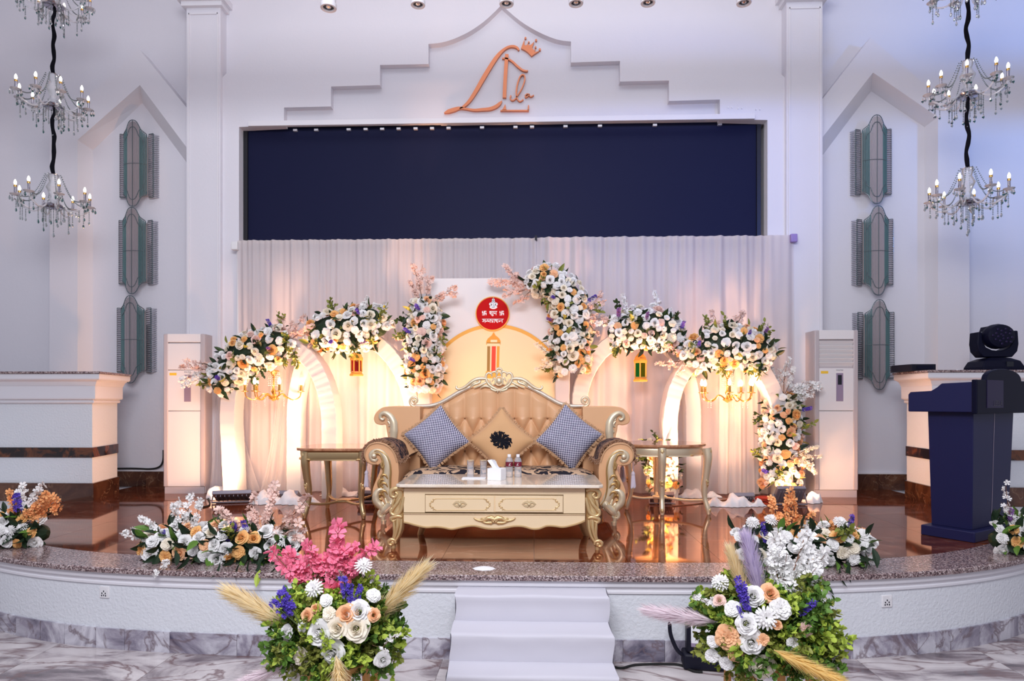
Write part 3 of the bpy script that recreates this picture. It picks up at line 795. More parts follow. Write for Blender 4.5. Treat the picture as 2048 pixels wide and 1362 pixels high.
# ------------------------------------------------------------------ lanterns
def lantern(px, ytop, ybot, Y, gl, label, ycord):
    t = W(px, ytop, Y); b = W(px, ybot, Y); h = t.z - b.z; r = 0.055 * h / 0.27
    o = thing('hanging_lantern', label, 'lantern', tuple(b), 'lanterns hanging in the fabric arches')
    n = 6
    def hexring(rad, z, rot=0.30): return [(b.x + rad * math.cos(2 * PI * k / n + rot), b.y + rad * math.sin(2 * PI * k / n + rot), b.z + z) for k in range(n)]
    MB().rings([hexring(r * 1.25, 0), hexring(r * 1.28, 0.016), hexring(r * 1.02, 0.032), hexring(r * 1.02, 0.045)]).build('lantern_base', 'lantern_gold', o, smooth=20)
    z1 = h * 0.64
    posts = MB()
    for p in hexring(r * 0.98, 0): posts.box(p[0] - 0.006, p[0] + 0.006, p[1] - 0.006, p[1] + 0.006, b.z + 0.04, b.z + z1)
    posts.build('corner_post', 'lantern_gold', o, smooth=0)
    lo, hi = hexring(r * 0.93, 0.05), hexring(r * 0.93, z1 - 0.008)
    for k in range(n):
        k2 = (k + 1) % n
        MB().add([lo[k], lo[k2], hi[k2], hi[k]], [(0, 1, 2, 3)]).build('pane', gl[k % 2], o, smooth=0)
    MB().rings([hexring(r * 1.15, z1 - 0.012), hexring(r * 1.2, z1), hexring(r * 1.2, z1 + 0.018), hexring(r * 1.02, z1 + 0.03), hexring(r * 0.95, z1 + 0.05), hexring(r * 0.62, h * 0.87), hexring(r * 0.22, h * 0.97), hexring(r * 0.05, h)]).build('domed_top', 'lantern_gold', o, smooth=20)
    top = W(px, ycord, Y)
    MB().tube([(t.x, Y, t.z - 0.01), (top.x, Y, top.z)], 0.003, 6).build('hanging_cord', 'twig', o)
lantern(713, 700, 752, 6.76, ('lantern_dark', 'lantern_red'), 'small golden lantern with dark and red panes hanging in the left tall arch', 668)
lantern(1281, 702, 763, 6.76, ('lantern_olive', 'lantern_green'), 'small golden lantern with green panes hanging in the right tall arch', 676)

# ------------------------------------------------------------------ little gold chandeliers in the outer arches
def mini_chandelier(px, yb, ytop, Y, sc, label, angs, zup):
    c = W(px, yb, Y); top = W(px, ytop, Y)
    o = thing('gold_chandelier', label, 'chandelier', tuple(c))
    k = sc
    MB().lathe([(0.004, -0.045), (0.02, -0.035), (0.045, -0.02), (0.05, -0.005), (0.02, 0.005), (0.012, 0.03), (0.026, 0.06), (0.012, 0.09), (0.010, 0.2), (0.03, 0.24), (0.055, 0.27), (0.06, 0.275), (0.05, 0.28), (0.006, 0.29)], c, 14).build('centre_column', 'bright_gold', o)
    MB().tube([c + Vector((0, 0, 0.28)), top], 0.003, 6).build('hanging_cord', 'twig', o)
    beads = MB()
    for q in range(14):
        a = 2 * PI * q / 14
        for z in range(7): beads.ball((c.x + 0.055 * math.cos(a), c.y + 0.055 * math.sin(a), c.z + 0.262 - z * 0.018 * 1.3), 0.0075, 5, 4)
    for a in angs:
        for z in range(5): beads.ball((c.x + k * 0.2 * math.cos(a + .3), c.y + k * 0.2 * math.sin(a + .3), c.z - 0.01 - z * 0.02), 0.006, 5, 4)
    beads.build('crystal_beads', 'crystal', o, stuff=True)
    for a in angs:
        e = Vector((math.cos(a), math.sin(a), 0))
        P = [c + e * 0.03 * k, c + e * 0.09 * k + Vector((0, 0, 0.035)), c + e * 0.13 * k + Vector((0, 0, 0.0)), c + e * 0.19 * k + Vector((0, 0, -0.03)), c + e * 0.25 * k + Vector((0, 0, 0.0)), c + e * 0.265 * k + Vector((0, 0, 0.05))]
        ar = MB().tube(P, 0.0065, 6, 6).build('arm', 'bright_gold', o)
        p = P[-1]
        MB().lathe([(0.005, 0), (0.036, 0.006), (0.04, 0.012), (0.014, 0.014), (0.013, 0.075), (0.016, 0.078)], p, 10).build('candle_cup', 'bright_gold', ar)
        MB().lathe([(0.004, 0.075), (0.013, 0.085), (0.018, 0.105), (0.012, 0.13), (0.003, 0.148)], p, 10).build('bulb', 'warm_bulb', ar)
mini_chandelier(547, 794, 730, 6.74, 1.05, 'golden candle chandelier hanging inside the left end arch', [0.2, 0.9, 2.6, 3.5, 4.4, 5.3], 0)
mini_chandelier(1455, 797, 735, 6.74, 1.0, 'golden candle chandelier hanging inside the right end arch', [0.15, 0.75, 3.2, 4.5, 5.4, 2.3], 0)

# ================================================================== AIR CONDITIONERS
def letters(txt, size, name, m, parent, loc, rotz=0, ext=0.0006):
    cu = bpy.data.curves.new('lettering', 'FONT'); cu.body = txt; cu.size = size; cu.extrude = ext; cu.align_x = 'CENTER'; cu.resolution_u = 1
    t = bpy.data.objects.new('lettering', cu); COL.objects.link(t)
    dg = bpy.context.evaluated_depsgraph_get(); dg.update()
    me = bpy.data.meshes.new_from_object(t.evaluated_get(dg))
    bpy.data.objects.remove(t)
    me.materials.clear(); me.materials.append(MATS[m])
    o = bpy.data.objects.new(name, me); COL.objects.link(o); o.parent = parent
    o.location = loc; o.rotation_euler = (PI / 2, 0, rotz)
    return o
def aircon(loc, rz, w, d, h, louvers, label):
    o = thing('air_conditioner', label, 'air conditioner', loc, 'floor standing air conditioners', rz)
    B = lambda *a, **k: MB().box(*a)
    hw = w / 2; c = 0.05
    MB().box(-hw, hw, 0.012, d, 0.0, h).build('cabinet', 'ac_grey', o, world=False, bevel=0.006)
    for s in (-1, 1):
        MB().box(s * hw - (c if s > 0 else 0) , s * hw + (0 if s > 0 else c), -0.012, 0.02, 0.075, h).build('edge_column', 'ac_grey', o, world=False, bevel=0.01)
    MB().box(-hw + 0.01, hw - 0.01, 0.0, 0.03, 0.0, 0.073).build('plinth', 'ac_grey', o, world=False)
    x0, x1 = -hw + c * 0.9, hw - c * 0.9
    zm, zt = 0.5 * h + 0.03, 0.772 * h
    MB().box(x0, x1, -0.004, 0.02, 0.078, zm - 0.003).build('lower_panel', 'ac_white', o, world=False, bevel=0.003)
    MB().box(x0, x1, -0.006, 0.02, zm + 0.003, zt).build('middle_panel', 'ac_white', o, world=False, bevel=0.003)
    if louvers:
        MB().box(x0, x1, 0.02, 0.04, zt, h).build('air_outlet', 'ac_grey', o, world=False)
        for k in range(6):
            z = zt + 0.02 + k * (h * 0.92 - zt) / 6 * 1.02
            dz = (h * 0.93 - zt) / 6 * 0.86
            MB().add([(x0, -0.012, z + dz), (x1, -0.012, z + dz), (x1, 0.012, z), (x0, 0.012, z), (x0, -0.004, z + dz + .004), (x1, -0.004, z + dz + .004), (x1, 0.018, z + .004), (x0, 0.018, z + .004)], [(3, 2, 1, 0), (4, 5, 6, 7), (0, 1, 5, 4), (2, 3, 7, 6), (1, 2, 6, 5), (3, 0, 4, 7)]).build('louver', 'ac_white', o, world=False, smooth=0)
        MB().box(x0, x1, -0.01, 0.02, h * 0.945, h).build('top_panel', 'ac_white', o, world=False, bevel=0.004)
    else:
        MB().box(x0, x1, -0.008, 0.02, zt + 0.006, h * 0.94).build('outlet_flap', 'ac_white', o, world=False, bevel=0.004)
        MB().box(x0, x1, -0.012, 0.02, h * 0.948, h).build('top_panel', 'ac_white', o, world=False, bevel=0.004)
    xs = 0.035
    st = MB().box(xs - 0.036, xs + 0.036, -0.0085, 0, zm + 0.10, zt - 0.05).build('control_strip', 'ac_strip', o, world=False, bevel=0.002)
    MB().box(xs - 0.02, xs + 0.02, -0.0105, -0.008, zt - 0.17, zt - 0.07).build('display_window', 'screen_black', st, world=False)
    MB().box(x0 + 0.02, x0 + 0.095, -0.0072, -0.005, zt - 0.055, zt - 0.028).build('yellow_sticker', 'sticker_yellow', o, world=False)
    letters('VOLTAS', 0.020, 'lettering', 'grey_text', o, (xs, -0.0068, zt - 0.026))
g1 = W(369, 988, 6.90); g2 = W(1672, 991, 6.86)
aircon((g1.x, 6.90, FZ), 0.045, 0.445, 0.26, 1.725, False, 'white tower air conditioner with closed flap, warmly lit, left of the arches')
aircon((g2.x, 6.86, FZ), 0.0, 0.445, 0.32, 1.735, True, 'white tower air conditioner with open louvers, right of the flower column')
# cable along the wall
P = [W(px, py, 7.41) for px, py in ((190, 938), (262, 937), (300, 938), (318, 934), (326, 922), (327, 900))]
tag(MB().tube(P, 0.011, 8, 6).build('power_cable', 'black_rubber', loc=tuple(P[0])), 'thick black cable along the wall foot by the left air conditioner', 'cable')

# ================================================================== COUNTERS
def counter(name, path, label):
    P = [Vector((p[0], p[1])) for p in path]
    def ring(d):
        out = []
        ns = []
        for a, b in zip(P, P[1:]):
            t = (b - a).normalized(); ns.append(Vector((t.y, -t.x)))
        for i, p in enumerate(P):
            if i == 0: out.append(p + ns[0] * d)
            elif i == len(P) - 1: out.append(p + ns[-1] * d)
            else:
                m = (ns[i - 1] + ns[i]).normalized(); out.append(p + m * d / max(m.dot(ns[i]), 0.2))
        return out
    def shell(prof, nm, m, parent, sm=20):
        R = [[(q.x, q.y, z) for q in ring(d)] for d, z in prof]
        return MB().rings(R, close=False).build(nm, m, parent, smooth=sm)
    o = thing(name, label, 'counter', (P[1].x, P[1].y, FZ))
    cap = lambda d, z: [(q.x, q.y) for q in ring(d)]
    far = [(P[0].x, P[-1].y)] if P[0].y < P[-1].y else [(P[-1].x, P[0].y)]
    MB().zprism(cap(0, 0) + far, FZ, FZ + 1.26).build('body', 'rough_plaster', o, smooth=0)
    shell([(0.0, 1.475), (0.022, 1.478), (0.03, 1.486), (0.03, 1.50), (0.022, 1.512), (0.05, 1.518), (0.055, 1.53), (0.055, 1.648), (0.06, 1.652), (0.064, 1.664), (0.070, 1.672), (0.078, 1.69), (0.10, 1.705), (0.125, 1.712), (0.13, 1.722), (0.13, 1.766), (0, 1.768)], 'cornice', 'white_trim', o)
    MB().zprism([(q.x, q.y) for q in ring(0.145)] + far, 1.768, 1.79).build('granite_top', 'speckled_granite', o, smooth=0, bevel=0.004)
    shell([(0.0, 0.935), (0.012, 0.936), (0.012, 1.034), (0.0, 1.035)], 'bronze_band', 'bronze_glass', o)
    shell([(0.0, FZ), (0.02, FZ), (0.02, 0.678), (0.0, 0.68)], 'marble_plinth', 'dark_brown_marble', o)
    return o
counter('bar_counter', [(-8.0, 6.354), (-4.415, 6.354), (-4.53, 6.92)], 'white counter with a bronze glass band at the left side of the stage')
cR = counter('bar_counter', [(3.85, 6.85), (3.82, 6.333), (8.0, 6.333)], 'white counter behind the lectern at the right side of the stage')
# ------------------------------------------------------------------ lectern
a = Vector((2.93, 4.95)); b = Vector((3.10, 4.70))
f = (b - a).normalized(); s = Vector((-f.y, f.x))
if s.x < 0: s = -s
rz = math.atan2(s.y, s.x)
o = thing('lectern', 'dark navy lectern with an arched top beside the right counter', 'lectern', (b.x, b.y, FZ), None, rz)
D, Wd = (b - a).length * 1.05, 0.72
# local: x across the front (0..Wd), y from front (0) backwards to D
MB().box(-0.02, Wd + 0.02, -0.02, D + 0.02, 0, 0.075).build('base', 'lectern_navy', o, world=False, bevel=0.006)
def taper(x0, x1, y0, y1, k0, k1, z0, z1): # bottom inset k0, top inset k1
    return MB().rings([[(x0 + k, y0 + k * .6, z), (x1 - k, y0 + k * .6, z), (x1 - k, y1 - k * .3, z), (x0 + k, y1 - k * .3, z)] for k, z in ((k0, z0), (k1, z1))])
bo = taper(0.03, Wd - 0.03, 0.01, D - 0.005, 0.035, 0.0, 0.075, 0.93).build('body', 'lectern_navy', o, world=False, smooth=0, bevel=0.004)
MB().add([(0.36, 0.0295, 0.08), (0.366, 0.0295, 0.08), (0.366, 0.0085, 0.92), (0.36, 0.0085, 0.92)], [(0, 1, 2, 3)]).build('centre_seam', 'seam_pink', bo, world=False, smooth=0)
# side wings (profile in the Y-Z plane) and arched front board (profile in X-Z)
side = [(-0.02, 0.92), (D + 0.10, 0.92), (D + 0.10, 1.05), (D + 0.085, 1.068), (D - 0.06, 1.075), (D - 0.10, 1.10), (D - 0.13, 1.128), (-0.02, 1.135)]
for x0, x1 in ((-0.04, 0.0), (Wd, Wd + 0.04)):
    mb = MB(); n = len(side)
    mb.add([(x0, y, z) for y, z in side] + [(x1, y, z) for y, z in side], [tuple(range(n))[::-1], tuple(range(n, 2 * n))] + [(i, (i + 1) % n, (i + 1) % n + n, i + n) for i in range(n)])
    mb.build('side_wing', 'lectern_navy', o, world=False, smooth=0, bevel=0.006)
top = [(-0.05, 0.91), (Wd + 0.12, 0.91), (Wd + 0.12, 1.15), (0.68, 1.15)] + [(0.385 + 0.29 * math.cos(q), 1.15 + 0.085 * math.sin(q) ** 0.8) for q in [PI * k / 18 for k in range(1, 18)]] + [(0.09, 1.15), (-0.05, 1.15)]
MB().prism(top, -0.045, -0.01).build('front_board', 'lectern_black', o, world=False, smooth=0, bevel=0.006)
MB().box(0.0, Wd, 0.0, D + 0.08, 1.0, 1.02).build('reading_shelf', 'lectern_navy', o, world=False)
pq = MB().box(0.10, 0.36, -0.048, -0.044, 0.95, 1.15).build('plaque', 'lectern_plaque', o, world=False)
letters('LEELA', 0.055, 'lettering', 'plaque_text', pq, (0.27, -0.0485, 0.965))
# ------------------------------------------------------------------ moving head light and flat black case on the counter
zc = 1.79
w = W(1987, 738, 6.52)
o = thing('moving_head_light', 'black moving head stage light standing on the right counter', 'stage light', (w.x, 6.52, zc))
k = 0.40
def at_(x, y, z): return (w.x + x * k, 6.52 + y * k, zc + z * k)
mb = MB(); R = []
for z, hx, hy in ((0.02, 0.50, 0.36), (0.10, 0.49, 0.36), (0.24, 0.42, 0.32), (0.31, 0.26, 0.24), (0.335, 0.14, 0.14)):
    R.append([at_(sx * hx, sy * hy, z) for sx, sy in ((-1, -1), (1, -1), (1, 1), (-1, 1))])
bs = mb.rings(R).build('base', 'moving_head_black', o, smooth=0, bevel=0.008)
MB().box(*[c for pr in zip(at_(0.06, -0.365, 0.10), at_(0.22, -0.34, 0.22)) for c in pr]).build('display', 'screen_black', bs, smooth=0)
for sx in (-1, 1):
    MB().cbox(at_(sx * 0.38, -0.2, 0.01), 0.04, 0.04, 0.012).build('foot', 'black_rubber', bs, smooth=0)
yk = [(-0.34, 0.34), (0.34, 0.34), (0.46, 0.48), (0.49, 0.66), (0.47, 0.98), (0.38, 0.98), (0.36, 0.72), (0.28, 0.58), (0.14, 0.51), (0, 0.495), (-0.14, 0.51), (-0.28, 0.58), (-0.36, 0.72), (-0.38, 0.95), (-0.47, 0.95), (-0.49, 0.66), (-0.46, 0.48)]
MB().prism([(w.x + x * k, zc + z * k) for x, z in yk], 6.52 - 0.16 * k, 6.52 + 0.16 * k).build('yoke', 'moving_head_black', o, smooth=30, bevel=0.008)
hd = MB().lathe([(0.05, -0.34), (0.20, -0.33), (0.31, -0.26), (0.345, -0.1), (0.345, 0.04), (0.30, 0.16), (0.22, 0.24), (0.20, 0.26)], (0, 0, 0), 20)
hd.v = [at_(x * 1.02, z * 0.7 - 0.10, y * 0.88 + 0.84) for x, y, z in hd.v]
h_ = hd.build('head', 'moving_head_black', o, smooth=40)
MB().prism([(w.x + x * k, zc + z * k) for x, z in ((-0.24, 0.98), (0.26, 0.98), (0.22, 1.09), (-0.2, 1.09))], 6.52 - 0.12 * k, 6.52 + 0.16 * k).build('head_vent', 'moving_head_black', h_, smooth=0)
mb = MB()
for i in range(19):
    a = i * 2.4; q = 0.058 * math.sqrt(i)
    p = at_(q * math.cos(a), -0.335, 0.84 + q * math.sin(a) * 0.86); mb.ball(p, 0.012, 6, 4, 1, 0.5, 1)
mb.build('lens', 'lectern_plaque', h_, stuff=True)
p0 = W(1788, 742, 6.62); p1 = W(1823, 742, 6.40); p2 = W(1872, 742, 6.40)
o = thing('black_case', 'flat black mixer case lying on the end of the right counter', 'case', (p1.x, 6.5, zc))
MB().zprism([(p0.x, 6.66), (p1.x, 6.40), (p2.x, 6.40), (p2.x, 6.72), (p0.x + .05, 6.78)], zc, zc + 0.066).build('case_body', 'black_plastic', o, smooth=0, bevel=0.004)
MB().box(p1.x + 0.05, p2.x - 0.03, 6.394, 6.402, zc + 0.018, zc + 0.05).build('front_panel', 'moving_head_black', o, smooth=0)
w = W(1915, 737, 6.6)
tag(MB().lathe([(0.075, 0), (0.06, 0.008), (0.03, 0.018), (0.004, 0.026)], (w.x, 6.6, zc), 7).build('paper_scrap', 'paper_white', loc=(w.x, 6.6, zc), smooth=0), 'crumpled paper scrap on the right counter beside the moving light', 'paper')

# ================================================================== CRYSTAL SCONCES
def ogee(side, zs):
    """half outline of the shield: list of (x,z) from the shoulder to the tip"""
    return [(side * x, zs * z) for x, z in ((0.118, 0.30), (0.115, 0.335), (0.098, 0.352), (0.075, 0.375), (0.060, 0.41), (0.045, 0.445), (0.025, 0.468), (0.0, 0.475))]
def make_sconce():
    o = thing('crystal_sconce', 'x', 'wall light', (0, 0, 0), 'crystal sconces in columns beside the stage')
    top = [(p.x, p.z) for p in catmull([Vector((x, 0, z)) for x, z in ogee(1, 1)], 4)]
    def lim(x):
        x = abs(x)
        for (xa, za), (xb, zb) in zip(top, top[1:]):
            if xb <= x <= xa: return za + (zb - za) * (xa - x) / max(xa - xb, 1e-6)
        return 0.30
    bul = lambda x: -0.05 - 0.085 * max(0, 1 - (x / 0.13) ** 2) ** 0.5
    clear, teal = MB(), MB()
    n = 21
    for i in range(n):
        x = -0.112 + 0.224 * i / (n - 1); h = lim(x) - 0.012
        (clear if abs(x) < 0.06 else teal).tube([(x, bul(x), -h), (x, bul(x), h)], 0.0054, 6)
    for s in (-1, 1):   # short upper rods between outer and inner outline
        pass
    clear.build('clear_glass_rods', 'grey_rod_glass', o, world=False, stuff=True)
    teal.build('teal_glass_rods', 'teal_rod_glass', o, world=False, stuff=True)
    fr = MB()
    for s in (-1, 1):
        for zs in (-1, 1):
            fr.tube([(x, bul(x) - 0.004, z) for x, z in [(s * a, zs * b) for a, b in top]], 0.0045, 6)
            inn = [(s * a * 0.8, zs * (b - 0.075)) for a, b in top]
            fr.tube([(x, bul(x) - 0.006, z) for x, z in inn], 0.0035, 6)
            fr.tube([(s * 0.118, -0.05, zs * 0.35), (s * 0.172, -0.065, zs * 0.352)], 0.005, 6)
        fr.tube([(s * 0.118, -0.052, -0.34), (s * 0.118, -0.052, 0.34)], 0.004, 6)
        fr.tube([(s * 0.172, -0.065, -0.352), (s * 0.172, -0.065, 0.352)], 0.004, 6)
    fr.tube([(0, -0.14, -0.47), (0, -0.142, 0.47)], 0.003, 6)
    fr.tube([(x, bul(x) - 0.006, 0) for x in [-0.118 + 0.236 * k / 12 for k in range(13)]], 0.003, 6)
    fr.build('wire_frame', 'dark_wire', o, world=False)
    for s in (-1, 1):
        mb = MB()
        for k in range(30):
            z = -0.335 + k * 0.0231
            mb.rings([[(s * 0.122, -0.056 + 0.008 * math.cos(q), z + 0.0085 * math.sin(q)) for q in (0.3, 1.9, 3.4, 4.7, 5.6)], [(s * 0.168, -0.07 + 0.008 * math.cos(q), z + 0.0085 * math.sin(q)) for q in (0.3, 1.9, 3.4, 4.7, 5.6)]])
        mb.build('crystal_bars', 'bar_crystal', o, world=False, smooth=0, stuff=True)
        mb = MB()
        for k in range(30):
            z = -0.345 + k * 0.0236
            mb.rings([[(s * (0.176 + 0.005 * math.cos(q)), -0.06, z + 0.006 * math.sin(q)) for q in (0.2, 1.4, 2.6, 4, 5.2)], [(s * (0.196 + 0.005 * math.cos(q)), 0.0, z + 0.006 * math.sin(q) + 0.008) for q in (0.2, 1.4, 2.6, 4, 5.2)]])
        mb.build('crystal_bars', 'bar_crystal', o, world=False, smooth=0, stuff=True)
    MB().box(-0.11, 0.11, -0.03, 0.0, -0.33, 0.33).build('back_plate', 'ac_grey', o, world=False)
    return o
sc0 = make_sconce()
for i, (px, y0, y1, lb) in enumerate(((273, 245, 417, 'topmost of the three crystal sconces on the left wall'), (271, 418, 590, 'middle of the three crystal sconces on the left wall'), (268, 593, 767, 'lowest crystal sconce on the left wall, just above the counter end'),
        (1747, 235, 412, 'topmost of the three crystal sconces on the right wall'), (1750, 415, 593, 'middle of the three crystal sconces on the right wall'), (1752, 601, 780, 'lowest crystal sconce on the right wall, beside the louvered air conditioner'))):
    a = W(px, y0, 7.38); b = W(px, y1, 7.38)
    loc = ((a.x + b.x) / 2, 7.45, (a.z + b.z) / 2); k = (a.z - b.z) / 0.955
    if i == 0: sc0.location = loc; sc0.scale = (k * 1.1, k, k); sc0['label'] = lb
    else: dup(sc0, loc, lb, None, (k * 1.1, k, k))

# ================================================================== TIERED CRYSTAL CHANDELIERS
def make_chandelier(seed, na):
    r = random.Random(seed)
    o = thing('crystal_chandelier', 'x', 'chandelier', (0, 0, 0), 'crystal chandeliers strung in two columns'); o.scale = (0.84, 0.84, 0.84)
    MB().lathe([(0.01, -0.05), (0.09, -0.04), (0.115, -0.015), (0.10, 0.0), (0.03, 0.01)], (0, 0, 0), 18).build('bowl', 'dark_chrome', o, world=False)
    MB().lathe([(0.03, 0.01), (0.06, 0.05), (0.03, 0.09), (0.05, 0.14), (0.075, 0.2), (0.04, 0.27), (0.055, 0.32), (0.05, 0.345)], (0, 0, 0), 14, cap=False).build('glass_column', 'crystal', o, world=False)
    MB().lathe([(0.02, 0.34), (0.06, 0.345), (0.064, 0.350), (0.03, 0.36)], (0, 0, 0), 16).build('crown', 'chrome', o, world=False)
    beads, drops, smoke = MB(), MB(), MB()
    def strand(p, n, big, m=None):
        p = Vector(p)
        for k in range(n): beads.ball(p - Vector((0, 0, 0.018 * k + 0.008)), 0.0072, 5, 4)
        q = p - Vector((0, 0, 0.018 * n + 0.0))
        (drops if r.random() < 0.6 else smoke).lathe([(0.003, 0), (0.008, -0.012), (0.015 * big, -0.035 * big), (0.011 * big, -0.048 * big), (0.002, -0.058 * big)], q, 6)
    for i in range(na):
        a = 2 * PI * (i + 0.3) / na + r.uniform(-0.12, 0.12)
        e = Vector((math.cos(a), math.sin(a), 0)); R = 0.36 * r.uniform(0.96, 1.03)
        ar = MB().tube([e * 0.07 + Vector((0, 0, 0.02)), e * 0.16 + Vector((0, 0, -0.06)), e * 0.25 + Vector((0, 0, -0.07)), e * (R - 0.02) + Vector((0, 0, -0.01)), e * R + Vector((0, 0, 0.035))], 0.0105, 8, 6).build('glass_arm', 'crystal', o, world=False)
        p = e * R
        MB().lathe([(0.01, 0.028), (0.05, 0.042), (0.056, 0.05), (0.012, 0.046)], p, 12).build('drip_dish', 'crystal', ar, world=False)
        lean = Vector((r.uniform(-.012, .012), r.uniform(-.012, .012), 0))
        MB().lathe([(0.014, 0.045), (0.0135, 0.13)], p, 10).build('candle_tube', 'dark_chrome', ar, world=False)
        MB().lathe([(0.016, 0.13), (0.017, 0.135), (0.016, 0.152), (0.012, 0.155)], p, 10).build('gold_ring', 'bright_gold', ar, world=False)
        MB().lathe([(0.010, 0.155), (0.014, 0.168), (0.0155, 0.18), (0.011, 0.20), (0.003, 0.216)], p, 10).build('bulb', 'bulb', ar, world=False)
        for k in range(5):
            b = a + (k - 2) * 0.05
            strand((math.cos(b) * (R + 0.05 * math.cos(k)), math.sin(b) * (R + 0.05 * math.cos(k)), 0.04), r.randint(0, 1), 1.0)
        strand(e * R * 0.82 + Vector((0, 0, -0.06)), r.randint(2, 7), 0.9)
        strand(e * R * 0.98 + Vector((0, 0, -0.01)), r.randint(3, 8), 0.9)
        # bead swag from the crown
        for k in range(26):
            t = k / 25; q = Vector((0, 0, 0.345)) * (1 - t) + Vector((0, 0, 0.04)) * t + e * (0.08 * (1 - t) + (R * 0.86) * t)
            q.z -= 0.10 * math.sin(PI * t); beads.ball(q, 0.0075, 5, 4)
    for i in range(12):
        a = 2 * PI * i / 12; rr = 0.10 if i % 2 else 0.15
        strand((rr * math.cos(a), rr * math.sin(a), -0.03), r.randint(6, 13), 1.0)
    strand((0, 0, -0.05), 15, 1.1)
    beads.build('bead_strands', 'smoke_drop', o, world=False, stuff=True)
    drops.build('teal_drops', 'teal_drop', o, world=False, smooth=0, stuff=True)
    smoke.build('clear_drops', 'smoke_drop', o, world=False, smooth=0, stuff=True)
    # velvet sleeve over the hanging cord
    MB().tube([(0.012 * math.sin(k * 1.3 + seed), 0.01 * math.sin(k * 2.1), 0.35 + k * 0.092) for k in range(10)], [0.018, 0.024, 0.018, 0.023, 0.019, 0.024, 0.018, 0.022, 0.017, 0.02], 8, 4).build('cord_sleeve', 'black_velvet', o, world=False)
    return o
ch = [make_chandelier(3, 9), make_chandelier(6, 8)]
first = [True, True]
for px, ys, Yc, which, lbs in ((107, (8, 210, 410), 6.25, (0, 0, 1), ('topmost of the three crystal chandeliers strung at the left, cut by the frame', 'middle of the three crystal chandeliers strung at the left', 'lowest of the three crystal chandeliers strung at the left')),
                        (1935, (-22, 188, 402), 6.05, (1, 0, 1), ('topmost of the three crystal chandeliers strung at the right, cut by the frame', 'middle of the three crystal chandeliers strung at the right', 'lowest of the three crystal chandeliers strung at the right'))):
    for y, wi, lb, ro in zip(ys, which, lbs, (0.4, 1.9, 3.0)):
        w = W(px, y, Yc)
        if px > 1000: w.x += 0.0
        if first[wi]: ch[wi].location = w; ch[wi].rotation_euler.z = ro; ch[wi]['label'] = lb; first[wi] = False
        else: dup(ch[wi], w, lb, ro)

# ================================================================== SPOTLIGHTS UNDER THE BEAM
def make_spot():
    o = thing('ceiling_spotlight', 'x', 'spotlight', (0, 0, 0), 'round spotlights in a row under the ceiling beam')
    MB().lathe([(0.05, 0.0), (0.052, 0.004), (0.052, 0.03), (0.047, 0.034), (0.047, 0.40)], (0, 0, 0), 20, cap=False).build('housing', 'white_trim', o, world=False)
    MB().lathe([(0.05, 0.0), (0.036, 0.002), (0.034, 0.012)], (0, 0, 0), 20, cap=False).build('trim_ring', 'white_trim', o, world=False)
    MB().lathe([(0.001, 0.02), (0.036, 0.012)], (0, 0, 0), 20, cap=False).build('reflector', 'screen_black', o, world=False)
    MB().lathe([(0.001, 0.0), (0.016, 0.006), (0.02, 0.016)], (0, 0, 0), 14, cap=False).build('lens', 'chrome', o, world=False)
    return o
s0 = make_spot()
for i, (px, py, k) in enumerate(((657, 17, 1.12), (836, 11, 1), (1013, 9, 1), (1152, 8, 1), (1296, 7, 1), (1488, 7, 1))):
    w = W(px, py, 4.62)
    lb = ['first spotlight from the left under the ceiling beam', 'second spotlight from the left under the ceiling beam', 'spotlight at the peak of the wall arch', 'fourth spotlight from the left under the ceiling beam', 'second spotlight from the right under the ceiling beam', 'last spotlight at the right end under the ceiling beam'][i]
    if i == 0: s0.location = w; s0.scale = (k, k, 1); s0['label'] = lb
    else: dup(s0, w, lb, None, (k, k, 1))

# ================================================================== WALL LOGO
Yg = 7.205
w = W(985, 160, Yg)
lg = thing('wall_logo', 'large copper script logo with a crown fixed above the led screen', 'logo', tuple(w))
def lz(x, y): return W(880 + x / 7.568, 60 + y / 7.567, Yg)
def band(pts, wid, name='logo_stroke', th=0.018, sm=5):
    """flat extruded stroke: pixel polyline with a width list"""
    P = catmull([Vector((x, y, 0)) for x, y in pts], sm)
    Lh, Rh = [], []
    for i, p in enumerate(P):
        t = (P[min(i + 1, len(P) - 1)] - P[max(i - 1, 0)]).normalized(); n = Vector((-t.y, t.x, 0)); ww = lerpl(wid, i / (len(P) - 1)) / 2
        Lh.append(lz(*(p + n * ww).xy)); Rh.append(lz(*(p - n * ww).xy))
    mb = MB()
    R = [[(a.x, Yg - th, a.z), (b.x, Yg - th, b.z), (b.x, Yg + 0.015, b.z), (a.x, Yg + 0.015, a.z)] for a, b in zip(Lh, Rh)]
    mb.rings(R)
    return mb.build(name, 'copper_mirror', lg, smooth=25)
band([(1195, 315), (1170, 280), (1120, 258), (1050, 262), (975, 300), (900, 370), (830, 460), (740, 600), (650, 750), (570, 890), (490, 1020), (430, 1100), (360, 1165), (300, 1200)], [22, 30, 34, 30, 34, 48, 58, 62, 62, 58, 52, 44, 34, 14])
band([(64, 1265), (130, 1240), (220, 1212), (300, 1190), (400, 1203), (520, 1220), (640, 1212), (760, 1200), (850, 1165), (905, 1120), (940, 1080)], [6, 56, 60, 40, 26, 34, 42, 48, 50, 44, 6])
band([(1012, 375), (1000, 560), (985, 800), (976, 1035)], [52, 54, 54, 54], sm=3)
band([(940, 438), (975, 440), (1030, 448), (1100, 490), (1170, 555), (1240, 610), (1300, 630), (1330, 622)], [16, 22, 22, 26, 28, 26, 22, 14])
